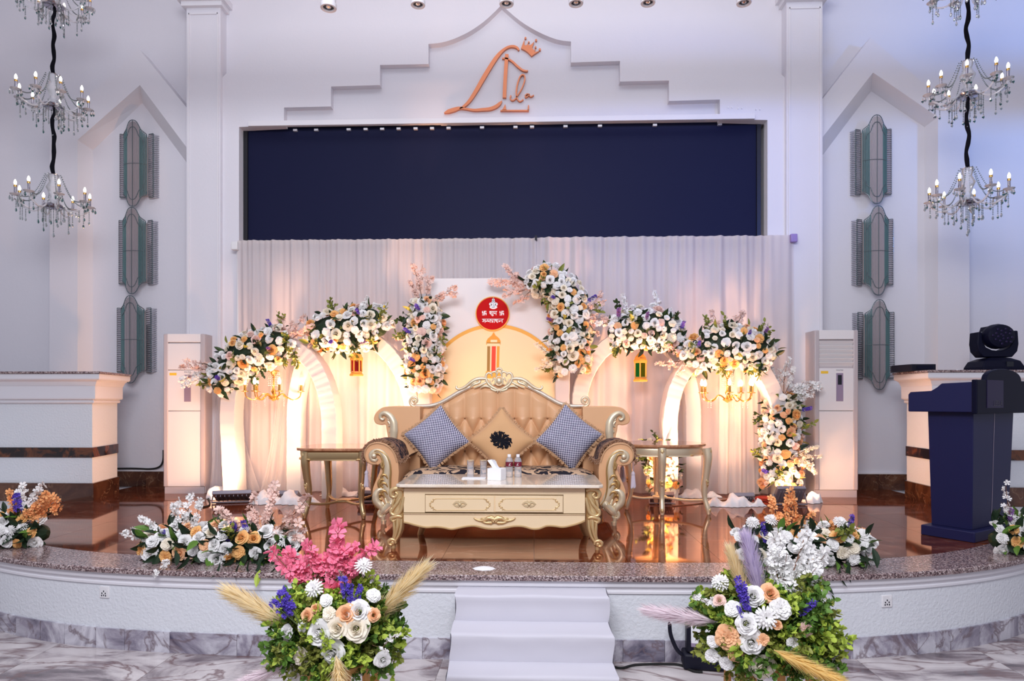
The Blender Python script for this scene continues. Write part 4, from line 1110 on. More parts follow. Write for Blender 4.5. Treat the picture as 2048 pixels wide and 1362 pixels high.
band([(1075, 1000), (1062, 1040), (1085, 1072), (1130, 1060), (1180, 990), (1240, 890), (1280, 780), (1282, 710), (1255, 686), (1215, 710), (1180, 800), (1160, 900), (1155, 990), (1175, 1060), (1215, 1088), (1262, 1060)], [22, 14, 14, 14, 14, 16, 18, 18, 18, 18, 20, 22, 20, 16, 14, 12])
band([(1350, 985), (1320, 975), (1290, 1000), (1295, 1025), (1330, 1010), (1352, 980), (1360, 1010), (1385, 1015), (1420, 992)], [14, 12, 14, 14, 12, 14, 12, 14, 10])
band([(915, 1228), (1130, 1228), (1345, 1228)], [20, 20, 20], sm=1)
band([(1335, 1228), (1338, 1180), (1342, 1145)], [16, 20, 12], sm=2)
mb = MB(); mb.prism([(lz(*p).x, lz(*p).z) for p in ((940, 1225), (990, 1130), (1000, 1200), (1012, 1225))], Yg - 0.018, Yg + 0.015); mb.build('logo_stroke', 'copper_mirror', lg, smooth=0)
crown = [(1226, 288), (1245, 240), (1278, 155), (1280, 240), (1306, 246), (1330, 214), (1340, 240), (1372, 240), (1425, 188), (1395, 280), (1420, 320), (1444, 296), (1430, 345), (1500, 332), (1440, 370), (1385, 408), (1330, 350), (1280, 315)]
mb = MB(); mb.prism([(lz(*p).x, lz(*p).z) for p in crown], Yg - 0.018, Yg + 0.015); mb.build('crown', 'copper_mirror', lg, smooth=0)
for x, y, r in ((1294, 132, 15), (1344, 194, 12), (1454, 164, 16), (1447, 270, 13), (1511, 306, 17)):
    mb = MB(); mb.prism([(lz(x + r * math.cos(q), y + r * math.sin(q)).x, lz(x + r * math.cos(q), y + r * math.sin(q)).z) for q in [2 * PI * k / 12 for k in range(12)]], Yg - 0.018, Yg + 0.015)
    mb.build('crown_pearl', 'copper_mirror', lg, smooth=0)
# ================================================================== SOFA
YA = 5.26                         # plane of the arm fronts
XC = -0.29                        # middle of the sofa
def za(x, y): return W(1060 + x / 3.583, 730 + y / 3.583, YA)
def ra(pts): return [((p := za(*q)).x, p.z) for q in pts]
def mir(pts): return [(2 * XC - x, z) for x, z in pts]
def sm(pts, n=5, closed=False):
    P = [Vector((x, 0, z)) for x, z in pts]
    return [(p.x, p.z) for p in catmull(P, n)]
sofa = thing('throne_sofa', 'wide carved gold sofa with tufted beige back in the middle of the stage', 'sofa', (XC, 5.7, FZ))
# arms: S shaped upholstered scroll, extruded backwards
arm_o = ra([(500, 985), (497, 860), (492, 760), (505, 680), (535, 615), (585, 572), (645, 556), (700, 568), (738, 606), (748, 655), (730, 700), (690, 722), (650, 722), (622, 714), (632, 770), (662, 840), (684, 905), (680, 965), (655, 1010), (630, 1045), (560, 1045), (508, 1015)])
arm_o = sm(arm_o + [arm_o[0]], 4)[:-1]
band_w = ra([(512, 1010), (548, 975), (578, 900), (582, 830), (574, 760), (578, 700), (598, 655), (632, 625), (672, 625), (696, 648), (690, 680), (664, 690), (650, 672)])
k_ = 1 / 3.583 / F * YA
for s in (1, -1):
    mm = (lambda p: p) if s == 1 else mir
    ua = MB().prism(mm(arm_o), YA, 6.0).build('armrest', 'beige_leather', sofa, smooth=50, bevel=0.012)
    fr = MB()
    # piping around the arm front and the carved band
    fr.ribbon(mm(band_w), [a * k_ for a in (20, 34, 36, 33, 30, 28, 24, 20, 18, 17, 16, 14, 12)], YA - 0.004, 0.55, 10)
    lf = MB()
    for d_ in (-1, 1):
        lf.ribbon(mm(ra([(528 + 26 * d_, 1004), (560 + 28 * d_, 968), (580 + 30 * d_, 898), (582 + 30 * d_, 828), (575 + 27 * d_, 762), (580 + 24 * d_, 704), (600 + 18 * d_, 656 + 6 * d_), (634, 630 + 12 * d_), (668, 632 + 10 * d_)])), [a * k_ for a in (4, 6, 7, 7, 6, 6, 5, 5, 4)], YA - 0.016, 0.9, 6)
    for y_ in (790, 850, 905):
        lf.ribbon(mm(ra([(568, y_ + 30), (584, y_ + 5), (606, y_ + 2), (616, y_ + 18), (604, y_ + 30)])), [a * k_ for a in (4, 8, 9, 8, 5)], YA - 0.024, 0.8, 6)
    for pts, wd in (
            ([(560, 985), (545, 1000), (590, 1050), (615, 1070)], (10, 34, 30, 14)),
            ([(595, 900), (630, 900), (655, 935), (650, 985), (620, 1020), (600, 1060)], (6, 18, 26, 28, 24, 16)),
            ([(588, 830), (615, 825), (632, 850), (625, 885), (600, 880)], (5, 11, 14, 12, 8)),
            ([(600, 945), (612, 930), (634, 940), (632, 965), (612, 968)], (5, 9, 11, 9, 6)),
            ([(520, 1025), (555, 1040), (575, 1000), (590, 960)], (5, 10, 12, 5)),
            ([(560, 1060), (590, 1040), (602, 1005), (612, 985)], (5, 10, 12, 5)),
            ([(606, 690), (616, 720), (606, 745), (596, 720)], (4, 9, 8, 4)),
            ([(655, 925), (676, 960), (668, 1000), (640, 1035)], (4, 9, 10, 5)),
            ([(586, 1062), (598, 1046), (624, 1050), (634, 1074), (622, 1096), (598, 1094), (592, 1076), (606, 1066)], (7, 10, 12, 13, 13, 11, 9, 6)),
            ([(610, 1090), (606, 1110), (601, 1136)], (18, 15, 10))):
        (lf if len(pts) == 5 or max(wd) < 12 else fr).ribbon(mm(ra(pts)), [w * k_ for w in wd], YA - 0.018, 0.8, 8)
    for c, r in (((671, 656), 20), ((611, 1074), 13)):
        p = mm(ra([c]))[0]; fr.ball((p[0], YA - 0.02, p[1]), r * k_, 10, 6, 1, 0.7, 1)
    cs_ = fr.build('carved_scroll', 'champagne', sofa, smooth=60)
    lf.build('carved_leaves', 'antique_gold', cs_, smooth=60, stuff=True)
    # piping edge
    MB().ribbon(mm(ra([(505, 700), (535, 622), (585, 580), (645, 564), (700, 576), (732, 610), (740, 655), (724, 694), (690, 714), (652, 714)])), 5 * k_, YA - 0.004, 0.9, 6).build('piping', 'fringe_beige', ua)
    p = mm(ra([(601, 1136)]))[0]
    MB().tube([(p[0], YA - 0.01, FZ), (p[0], YA - 0.01, FZ + 0.03)], [0.020, 0.026], 10).build('front_leg', 'champagne', sofa)
    p = mm(ra([(560, 1000)]))[0]
    MB().tube([(p[0], 5.95, FZ), (p[0], 5.95, FZ + 0.16)], [0.022, 0.04], 10).build('rear_leg', 'champagne', sofa)
xi0, xi1 = mir(ra([(500, 900)]))[0][0], ra([(500, 900)])[0][0]
MB().box(xi0, xi1, YA + 0.05, 6.0, FZ + 0.12, FZ + 0.30).build('seat_rail', 'champagne', sofa, bevel=0.01)
def seat(u, v):
    x = xi0 + (xi1 - xi0) * u; y = 5.30 + 0.64 * v
    e = (1 - abs(2 * u - 1) ** 14) * (1 - abs(2 * v - 1) ** 8)
    return (x, y, FZ + 0.30 + 0.125 * e ** 0.5 + 0.006 * math.sin(u * 22) * math.sin(v * 7))
MB().grid(seat, 60, 20).build('seat_cushion', 'seat_damask', sofa, smooth=180)
# back
YB = 5.93
top_px = [(812, 815), (834, 814), (850, 813), (880, 810), (912, 791), (942, 776), (965, 770), (998, 769), (1032, 770), (1055, 776), (1085, 791), (1118, 810), (1148, 814), (1163, 815), (1186, 816)]
tp = sorted([(W(x, y, YB).x, W(x, y, YB).z) for x, y in top_px])
def ztop(x):
    if x <= tp[0][0]: return tp[0][1]
    for (xa, z1), (xb, z2) in zip(tp, tp[1:]):
        if xa <= x <= xb: return z1 + (z2 - z1) * (x - xa) / (xb - xa)
    return tp[-1][1]
xl_, xr_ = W(834, 800, YB).x, W(1163, 800, YB).x
dx = 33 / F * YB; zrow = W(998, 836, YB).z; x0_ = W(996, 836, YB).x
def tuft(x, z):
    if z > zrow:
        a = abs(math.sin(PI * (x - x0_) / dx)) ; f = min(1, (ztop(x) - z) / 0.08 + 0.2)
        w = min(1, max(0, (z - zrow) / 0.10)); p = (0.25 + 0.75 * a ** 0.55)
        q = abs(math.sin(PI * (x - x0_) / dx)) ** 0.5
        d = 0.05 * (p * w * 0.8 + (1 - w) * q) * f
    else:
        X, Z = (x - x0_) / dx, (z - zrow) / dx
        d = 0.055 * (abs(math.sin(PI * (X + Z / 2))) * abs(math.sin(PI * (X - Z / 2)))) ** 0.5
    return d
bx = [(x0_ + (k + 0.5 * (r_ % 2)) * dx, zrow - r_ * dx) for r_ in range(4) for k in range(-6, 6)]
zb_ = FZ + 0.36
def back(u, v):
    x = xl_ + (xr_ - xl_) * u; zt_ = ztop(x); z = zb_ + (zt_ - zb_) * v
    e = (1 - abs(2 * u - 1) ** 30) * (1 - max(0, v - 0.93) / 0.07 * 0.6)
    return (x, YB - 0.02 - tuft(x, z) * e, z)
bk = MB().grid(back, 168, 84).build('tufted_back', 'beige_leather', sofa, smooth=180)
btn = MB()
for x, z in bx:
    if xl_ + 0.05 < x < xr_ - 0.05 and z > zb_: btn.ball((x, YB - 0.028, z), 0.011, 8, 5, 1, 0.6, 1)
btn.build('tufting_buttons', 'button_leather', bk, stuff=True)
out = [(xl_ - 0.02, FZ + 0.3)] + [(x, z) for x, z in tp if xl_ <= x <= xr_] + [(xr_ + 0.02, FZ + 0.3)]
MB().prism([(xl_ - 0.02, FZ + 0.15), (xl_ - 0.02, ztop(xl_))] + [(x, z - 0.01) for x, z in tp if xl_ <= x <= xr_] + [(xr_ + 0.02, ztop(xr_)), (xr_ + 0.02, FZ + 0.15)], YB - 0.015, YB + 0.12).build('back_frame', 'beige_leather', sofa, smooth=30)
# side wings with out-turned scrolls
YW = 5.72
def zw(x, y): return W(720 + x / 3.583, 730 + y / 3.583, YW)
def rw(pts): return [((p := zw(*q)).x, p.z) for q in pts]
XW = 2 * XC
wing = rw([(430, 296), (300, 296), (205, 296), (150, 310), (112, 345), (98, 385), (112, 418), (150, 430), (182, 428), (188, 460), (200, 520), (210, 620), (230, 760), (430, 760)])
wing_s = wing[:2] + sm(wing[1:12], 4)[1:] + wing[12:]
for s in (1, -1):
    mm = (lambda p: p) if s == 1 else mir
    uw = MB().prism(mm(wing_s), YW, 6.05).build('side_wing', 'beige_leather', sofa, smooth=50, bevel=0.012)
    fr = MB()
    for pts, wd in (
            ([(240, 530), (245, 470), (240, 410), (215, 365), (180, 345), (152, 356), (148, 380), (166, 392), (176, 378)], (26, 30, 28, 24, 18, 14, 12, 10, 8)),
            ([(250, 520), (262, 470), (262, 410), (240, 370)], (5, 8, 8, 5)),
            ([(212, 480), (226, 450), (215, 420), (200, 400)], (5, 9, 9, 5)),
            ([(225, 530), (232, 500), (222, 478)], (5, 9, 5)), ([(232, 470), (250, 445), (246, 415), (230, 405)], (4, 7, 7, 4)), ([(236, 525), (252, 505), (250, 480)], (4, 7, 4)), ([(205, 440), (222, 425), (220, 400)], (4, 7, 4)),
            ([(196, 370), (205, 392), (222, 402)], (4, 7, 5))):
        kk = 1 / 3.583 / F * YW
        fr.ribbon(mm(rw(pts)), [w * kk for w in wd], YW - 0.012, 0.7, 8)
    fr.build('carved_scroll', 'champagne', uw, smooth=60)
# crest rail
def zc5(x, y): return W(820 + x / 5.675, 720 + y / 5.675, 5.90)
def rc(pts): return [((p := zc5(*q)).x, p.z) for q in pts]
kc = 1 / 5.675 / F * 5.9
XCc = zc5(1013, 0).x
def mirc(pts): return [(2 * XCc - x, z) for x, z in pts]
for s in (1, -1):
    mm = (lambda p: p) if s == 1 else mirc
    rl = MB()
    rl.ribbon(mm(rc([(28, 515), (110, 523), (230, 520), (340, 490), (450, 430), (560, 365), (690, 300)])), [w * kc for w in (16, 20, 24, 24, 24, 24, 22)], 5.895, 1.0, 10)
    rl.build('crest_rail', 'silver_rail', sofa, smooth=80)
    cv = MB()
    cv.ribbon(mm(rc([(60, 528), (20, 510), (6, 470), (24, 432), (60, 424), (86, 445), (84, 478), (58, 490), (38, 474)])), [w * kc for w in (14, 15, 15, 14, 14, 13, 12, 10, 8)], 5.875, 0.9, 8)
    p = mm(rc([(50, 462)]))[0]; cv.ball((p[0], 5.868, p[1]), 22 * kc, 12, 7, 1, 0.7, 1)
    cv.build('rail_scroll', 'champagne', sofa, smooth=60); cv = MB()
    # acanthus leaf that lies on the rail
    for pts, wd in (
            ([(535, 292), (530, 318), (556, 332), (600, 320), (650, 290), (700, 250), (760, 220), (830, 212), (880, 220)], (9, 13, 13, 15, 17, 20, 22, 20, 12)),
            ([(700, 310), (730, 280), (780, 262), (800, 240), (770, 236)], (8, 16, 17, 12, 6)),
            ([(730, 318), (780, 298), (840, 268), (880, 250)], (6, 12, 14, 8)),
            ([(800, 318), (840, 300), (880, 300), (920, 318)], (6, 13, 15, 7)),
            ([(850, 236), (884, 258), (900, 290), (926, 310)], (6, 12, 13, 6)),
            # cartouche outline and inner leaf
            ([(1013, 345), (960, 320), (905, 285), (872, 235), (866, 180), (890, 150), (925, 160), (930, 190)], (10, 15, 16, 15, 14, 13, 11, 7)),
            ([(905, 160), (935, 145), (965, 135), (985, 160), (975, 190)], (7, 11, 12, 10, 6)),
            ([(990, 165), (978, 130), (995, 100), (1013, 92)], (8, 11, 11, 9)),
            ([(950, 280), (975, 262), (975, 225), (955, 205), (940, 225)], (6, 10, 11, 9, 5)),
            ([(930, 250), (945, 225), (962, 200)], (5, 8, 5)),
            ([(1013, 350), (960, 345), (925, 330), (935, 312), (960, 318)], (8, 13, 12, 9, 6)),
            ([(1013, 330), (985, 345), (968, 364)], (9, 11, 6)),
            ([(1013, 130), (1000, 145), (985, 178), (992, 200)], (7, 9, 8, 5)), ([(880, 215), (905, 232), (915, 262), (940, 285)], (5, 9, 9, 5)), ([(760, 305), (800, 285), (850, 282)], (5, 9, 5)), ([(690, 298), (715, 265), (760, 246)], (5, 9, 5)), ([(610, 330), (650, 305), (690, 270)], (4, 7, 4)),
            ([(1013, 330), (1000, 350), (994, 372)], (8, 9, 6))):
        cv.ribbon(mm(rc(pts)), [w * kc for w in wd], 5.872, 0.85, 8)
    cv.build('carved_crest', 'champagne', sofa, smooth=60)
p = rc([(1013, 240)])[0]
cv = MB().ball((p[0], 5.865, p[1]), 34 * kc, 16, 8, 1, 0.6, 1.12)
cv.build('crest_boss', 'champagne', sofa, smooth=80); cv = MB()
cv.tube([(p[0] + 46 * kc * math.cos(2 * PI * k / 24), 5.868, p[1] + 50 * kc * math.sin(2 * PI * k / 24)) for k in range(25)], 8 * kc, 6)
cv.build('crest_ring', 'champagne', sofa, smooth=80); cv = MB()
q = rc([(1013, 100)])[0]; cv.ball((q[0], 5.872, q[1]), 18 * kc, 10, 6, 1.2, 0.7, 0.8)
cv.build('crest_finial', 'champagne', sofa, smooth=80)

# ------------------------------------------------------------------ arm covers with tassels
def arm_cover(s, label):
    mm = (lambda p: p) if s == 1 else mir
    path = mm(sm(ra([(430, 660), (470, 690), (492, 690), (505, 650), (530, 592), (590, 556), (650, 546), (705, 556), (748, 596), (760, 650), (762, 705)]), 4))
    o = thing('arm_cover', label, 'arm cover', (path[0][0], YA + 0.2, path[0][1]), 'fringed covers over the sofa arms')
    r = random.Random(4 + s)
    y0, y1 = YA + 0.04, YA + 0.5
    mb = MB()
    R = [[(x, y0, z), (x, y0 + 0.15, z + 0.008), (x, y1 - 0.1, z + 0.006), (x, y1, z)] for x, z in path]
    mb.rings(R, close=False)
    mb.build('cover_cloth', 'cover_damask', o, smooth=80)
    fr = MB()
    P = [Vector((x, y0, z)) for x, z in path]
    for i in range(len(P) - 1):
        for j in range(7):
            p = P[i].lerp(P[i + 1], r.random()); t = (P[i + 1] - P[i]).normalized(); n = Vector((-t.z, 0, t.x)) * s
            n = n if True else n
            d = Vector((r.uniform(-.5, .5), -1, r.uniform(-1.0, 0.5))).normalized()
            fr.tube([p + Vector((0, r.uniform(0, .05), 0.006)), p + d * 0.016, p + d * 0.026 + Vector((r.uniform(-.012, .012), 0, r.uniform(-.014, .012)))], [0.006, 0.0065, 0.003], 4)
    fr.build('fringe', 'fringe_brown', o, smooth=60, stuff=True)
    ends = [za(698, 720), za(752, 705)]
    for n_, e in enumerate(ends):
        x = e.x if s == 1 else 2 * XC - e.x
        y = YA + (0.30 if n_ == 0 else 0.10)
        zt = e.z; zl = W(1000, 730 + (745 if n_ == 0 else 785) / 3.583, y).z
        MB().tube([(x, y, zt + 0.02), (x, y, zl)], 0.0035, 6).build('tassel_cord', 'tassel_lilac', o)
        ta = MB()
        ta.lathe([(0.006, 0.03), (0.012, 0.022), (0.018, 0.008), (0.014, 0)], (x, y, zl), 10)
        for k in range(40):
            a = r.uniform(0, 2 * PI); q = r.uniform(0.004, 0.014)
            ta.tube([(x + q * math.cos(a), y + q * math.sin(a), zl + .005), (x + 1.35 * q * math.cos(a), y + 1.35 * q * math.sin(a), zl - 0.05), (x + 1.75 * q * math.cos(a), y + 1.75 * q * math.sin(a), zl - r.uniform(0.095, 0.11))], [0.003, 0.0032, 0.0026], 4)
        ta.build('tassel', 'tassel_lilac', o, smooth=60)
arm_cover(1, 'patterned fringed cover with lilac tassels draped over the right sofa arm')
arm_cover(-1, 'patterned fringed cover with lilac tassels draped over the left sofa arm')

# ------------------------------------------------------------------ cushions
def cushion(name, label, px, py, Y, s, rot, lean, m, thick=0.09, group=None, motif=False, fr_m='fringe_beige', seed=1):
    w = W(px, py, Y)
    o = thing(name, label, 'cushion', tuple(w), group)
    r = random.Random(seed)
    def side(sgn):
        def fn(u, v):
            a, b = 2 * u - 1, 2 * v - 1
            k = s / 2 * (1 - 0.09 * (1 - a * a) * b * b * 1 - 0.09 * (1 - b * b) * a * a)
            t = thick * ((1 - a ** 4) * (1 - b ** 4)) ** 0.6
            return (a * k, b * k, sgn * t + 0.004 * math.sin(a * 6 + seed) * math.sin(b * 5) * (1 - a * a) * (1 - b * b))
        return fn
    M = Matrix.Translation(w) @ Matrix.Rotation(lean, 4, 'X') @ Matrix.Rotation(PI / 2, 4, 'X') @ Matrix.Rotation(rot, 4, 'Z')
    base = Matrix.Translation(-w) @ M
    mb = MB().grid(side(1), 26, 26); mb.grid(side(-1), 26, 26)
    c = mb.build('cushion_cover', m, o, world=False, smooth=180)
    c.rotation_euler = base.to_euler()
    fr = MB()
    for e in range(4):
        for k in range(70):
            t = (k + r.random()) / 35 - 1
            n = [(1, 0), (0, 1), (-1, 0), (0, -1)][e]; tg = (-n[1], n[0])
            kk = s / 2 * (1 - 0.09 * (1 - t * t))
            p = Vector((n[0] * kk + tg[0] * t * s / 2, n[1] * kk + tg[1] * t * s / 2, 0))
            d = Vector((n[0] + tg[0] * r.uniform(-.6, .6), n[1] + tg[1] * r.uniform(-.6, .6), r.uniform(-.5, .5)))
            fr.tube([p - Vector((n[0], n[1], 0)) * 0.006, p + d * 0.012, p + d * 0.022 + Vector((r.uniform(-.004, .004), r.uniform(-.004, .004), 0))], [0.005, 0.005, 0.002], 4)
    f = fr.build('fringe', fr_m, o, world=False, smooth=60, stuff=True); f.rotation_euler = base.to_euler()
    if motif:
        mo = MB()
        def zf(x, y): a, b = x / (s / 2), y / (s / 2); return thick * max(0, (1 - a ** 4) * (1 - b ** 4)) ** 0.6 + 0.003
        def curl_(pts, wd):
            P = [Vector((x, y, zf(x, y))) for x, y in pts]
            mo.tube(P, wd, 6, 5, 0.5, up=(0, 0, 1))
        R0 = 0.052
        def Rm(x, y, a): return (x * math.cos(a) - y * math.sin(a), x * math.sin(a) + y * math.cos(a))
        tilt = -0.45 - rot
        for k in range(10):
            a = 2 * PI * k / 10
            L = 1.0 + 0.12 * (k % 2)
            pts = [Rm(L * R0 * q * 1.35 * math.cos(a + w_), L * R0 * q * 0.95 * math.sin(a + w_), tilt) for q, w_ in ((0.15, 0), (0.5, 0.1), (0.85, 0.12), (1.1, 0.0), (1.18, -0.2))]
            curl_(pts, [0.004, 0.011, 0.016, 0.013, 0.005])
        for k in range(14):
            a = 2 * PI * k / 14 + 0.2
            cx_, cy_ = R0 * 1.72 * math.cos(a) * 1.0, R0 * 1.18 * math.sin(a)
            pts = [Rm(cx_ + 0.011 * math.cos(a + q), cy_ + 0.011 * math.sin(a + q), tilt) for q in (0, 1.3, 2.6, 3.9, 5.0)]
            curl_(pts, [0.005, 0.006, 0.006, 0.005, 0.004])
        mo.ball((0, 0, zf(0, 0)), 0.016, 10, 5, 1, 1, 0.3)
        q = mo.build('embroidered_motif', 'motif_black', o, world=False, smooth=60); q.rotation_euler = base.to_euler()
    return o
G_ = 'fringed cushions leaning on the tufted sofa back'
cushion('sofa_cushion', 'beige velvet cushion with a black flower motif, middle of the sofa', 1003, 882, 5.74, 0.42, PI / 4, -0.16, 'beige_velvet', 0.08, G_, True, seed=3)
cushion('sofa_cushion', 'navy and white checked cushion at the left side of the sofa', 873, 876, 5.70, 0.425, PI / 4 - 0.11, -0.15, 'check_fabric', 0.085, G_, seed=4)
cushion('sofa_cushion', 'navy and white checked cushion at the right side of the sofa', 1138, 875, 5.70, 0.425, PI / 4 + 0.10, -0.15, 'check_fabric', 0.085, G_, seed=5)

# ================================================================== COFFEE TABLE
YT = 4.30
ct = thing('coffee_table', 'cream lacquered coffee table with gold carved legs in front of the sofa', 'table', (-0.232, 4.6, FZ))
def zt1(x, y, Y=4.36): return W(700 + x / 3.405, 720 + y / 3.405, Y)
def rt(pts, Y=4.36): return [((p := zt1(*q, Y)).x, p.z) for q in pts]
XT = (zt1(308, 0, YT).x + zt1(1727, 0, YT).x) / 2
hw = (zt1(1727, 0, YT).x - zt1(308, 0, YT).x) / 2
ztp = zt1(1000, 850, YT).z; zsl = zt1(1000, 872, YT).z
YTB = 4.92
mb = MB()
c = 0.03
mb.zprism([(XT - hw + c, YT), (XT + hw - c, YT), (XT + hw, YT + c), (XT + hw, YTB - c), (XT + hw - c, YTB), (XT - hw + c, YTB), (XT - hw, YTB - c), (XT - hw, YT + c)], zsl, ztp)
mb.build('marble_top', 'cream_marble', ct, smooth=0, bevel=0.005)
# front with the scalloped apron
ap = rt([(366, 876), (366, 1105), (400, 1112), (450, 1126), (520, 1140), (580, 1136), (640, 1142), (690, 1152), (740, 1144), (790, 1134), (850, 1130), (920, 1146), (985, 1150), (1050, 1144), (1120, 1132), (1180, 1134), (1240, 1150), (1290, 1148), (1340, 1130), (1400, 1132), (1450, 1138), (1520, 1124), (1570, 1108), (1600, 1094), (1600, 876)])
apx = [ap[0]] + sm(ap[1:-1], 3) + [ap[-1]]
body = MB().prism(apx, 4.36, 4.39).build('front_panel', 'cream_lacquer', ct, smooth=25)
xb0, xb1 = ap[0][0], ap[-1][0]
zbo = zt1(1000, 1060).z
MB().box(xb0 + 0.002, xb1 - 0.002, 4.385, 4.86, zbo, zsl).build('cabinet_body', 'cream_lacquer', ct, smooth=0)
MB().ribbon(apx[1:-1], 0.0065, 4.357, 0.8, 6, 1).build('apron_edge', 'gold', ct)
ln = MB()
def line(pts, w=0.0022):
    q = rt(pts)
    for a, b in zip(q, q[1:]):
        ln.box(min(a[0], b[0]) - w / 2, max(a[0], b[0]) + w / 2, 4.3585, 4.361, min(a[1], b[1]) - w / 2, max(a[1], b[1]) + w / 2)
line([(512, 918), (1452, 918), (1452, 1040), (512, 1040), (512, 918)]); line([(366, 1046), (1600, 1046)], 0.003)
ln.build('panel_joint', 'cream_line', ct, smooth=0)
MB().box(xb0, xb1, 4.352, 4.362, zt1(1000, 1052).z, zt1(1000, 1048).z).build('rail_moulding', 'cream_lacquer', ct, bevel=0.001)
for d0, d1 in ((516, 982), (990, 1448)):
    (xa, zz1), (xb, zz0) = rt([(d0, 922), (d1, 1036)])
    dr = MB().box(xa, xb, 4.352, 4.365, zz0, zz1).build('drawer', 'cream_lacquer', ct, bevel=0.002)
    m_ = (d0 + d1) / 2
    fr = MB(); orn = MB(); kn = MB()
    for s in (-1, 1):
        h = lambda x: m_ + s * x
        for y in (944, 1022):
            q = rt([(h(0), y), (h(170), y)]); fr.tube([(x, 4.351, z) for x, z in q], 0.0022, 5)
        fr.ribbon(rt([(h(160), 944), (h(178), 952), (h(182), 965), (h(198), 970), (h(204), 984), (h(198), 998), (h(182), 1002), (h(178), 1014), (h(160), 1022)]), 0.003, 4.351, 0.8, 5, 3)
        for (x, y), rr in (((180, 948), 5), ((190, 962), 6), ((202, 976), 6), ((202, 990), 6), ((190, 1004), 6), ((180, 1018), 5)):
            p = rt([(h(x), y)])[0]; orn.ball((p[0], 4.351, p[1]), rr * 0.0009 * 1.0, 7, 5, 1.3, 0.6, 1)
        for pts, wd in (([(0, 980), (20, 968), (38, 976), (48, 982)], (9, 11, 8, 3)), ([(0, 984), (18, 994), (34, 988), (42, 984)], (8, 9, 7, 3)), ([(4, 975), (8, 962), (16, 960)], (6, 7, 3)), ([(4, 988), (8, 1000), (14, 1000)], (6, 6, 3))):
            kn.ribbon(rt([(h(x), y) for x, y in pts]), [w * 0.00075 for w in wd], 4.349, 0.8, 6, 4)
    p = rt([(m_, 981)])[0]; kn.ball((p[0], 4.345, p[1]), 0.011, 8, 5, 1, 0.8, 1)
    fr.build('drawer_moulding', 'gold', dr); orn.build('drawer_leaf_border', 'gold', dr, stuff=True); kn.build('drawer_pull', 'ivory_ornament', dr)
kn = MB()
for s in (-1, 1):
    h = lambda x: 985 + s * x
    for pts, wd in (([(0, 1085), (40, 1075), (70, 1090), (100, 1092), (128, 1084), (142, 1072)], (18, 18, 14, 9, 7, 4)), ([(20, 1105), (50, 1108), (80, 1100), (110, 1088)], (12, 12, 9, 4)), ([(0, 1080), (20, 1068), (40, 1070), (50, 1078)], (14, 13, 9, 4)), ([(10, 1100), (25, 1112), (40, 1112)], (9, 10, 4)), ([(60, 1082), (80, 1078), (96, 1082)], (8, 9, 4))):
        kn.ribbon(rt([(h(x), y) for x, y in pts]), [w * 0.0008 for w in wd], 4.352, 0.75, 7, 4)
for a in range(6):
    p = rt([(985 + 16 * math.cos(a * PI / 3), 1088 + 13 * math.sin(a * PI / 3))])[0]; kn.ball((p[0], 4.349, p[1]), 0.011, 7, 5, 1, 0.6, 1)
p = rt([(985, 1088)])[0]; kn.ball((p[0], 4.344, p[1]), 0.009, 8, 5)
kn.build('apron_ornament', 'gold', ct, smooth=80)
# cabriole legs
XLG = zt1(984, 0).x
def leg4(s):
    """front leg drawn from the right-hand leg of the photograph; s=-1 mirrors it"""
    X = lambda pts: [((p[0] if s == 1 else 2 * XLG - p[0]), p[1]) for p in pts]
    def r4(pts): return X([((p := W(1060 + x / 3.583, 730 + y / 3.583, 4.36)).x, p.z) for x, y in pts])
    kq = 1 / 3.583 / F * 4.36
    mb = MB()
    spine = r4([(440, 888), (442, 960), (448, 1030), (452, 1085), (444, 1140), (446, 1200), (466, 1260), (486, 1290)])
    wd = [w * kq for w in (46, 44, 42, 50, 44, 34, 24, 26)]
    mb.tube([(x, 4.40, z) for x, z in spine], wd, 12, 6, 0.9, up=(0, 1, 0))
    fx = MB()
    for pts, w in (
            ([(404, 905), (430, 892), (470, 895), (496, 915), (494, 945), (470, 955), (450, 935), (466, 918)], (12, 16, 18, 17, 15, 12, 10, 7)),
            ([(402, 950), (412, 1000), (430, 1060), (470, 1085), (496, 1070), (494, 1040), (470, 1034)], (10, 13, 15, 15, 13, 11, 7)),
            ([(430, 960), (452, 1000), (476, 1030), (492, 1060)], (8, 14, 13, 7)),
            ([(470, 965), (484, 1000), (490, 1030)], (7, 11, 6)),
            ([(415, 1100), (440, 1092), (470, 1096), (496, 1110), (484, 1130), (460, 1118)], (10, 15, 16, 13, 10, 6)),
            ([(420, 1110), (424, 1170), (440, 1230), (470, 1280)], (9, 12, 10, 8)),
            ([(450, 1115), (450, 1170), (462, 1225), (480, 1270)], (9, 14, 11, 8)),
            ([(478, 1115), (474, 1170), (474, 1220), (486, 1270)], (7, 11, 9, 7)),
            ([(462, 1290), (470, 1268), (494, 1262), (514, 1276), (512, 1296), (492, 1302)], (8, 11, 13, 12, 10, 7))):
        fx.ribbon(r4(pts), [q * kq for q in w], 4.365, 0.85, 8, 5)
    p = r4([(488, 1286)])[0]; fx.ball((p[0], 4.385, p[1]), 26 * kq, 12, 8)
    p = r4([(486, 1320)])[0]; mb.tube([(p[0], 4.39, FZ), (p[0], 4.39, FZ + 0.05)], [0.016, 0.017], 10)
    o = mb.build('leg', 'gold', ct, smooth=80)
    fx.build('leg_carving', 'gold', o, smooth=80)
leg4(1); leg4(-1)
for s in (-1, 1):
    x = XT + s * (hw - 0.10)
    MB().tube([(x, 4.83, zsl), (x + s * .02, 4.84, FZ + 0.25), (x, 4.82, FZ + 0.1), (x + s * 0.03, 4.85, FZ)], [0.04, 0.045, 0.028, 0.022], 10, 5).build('leg', 'gold', ct, smooth=80)

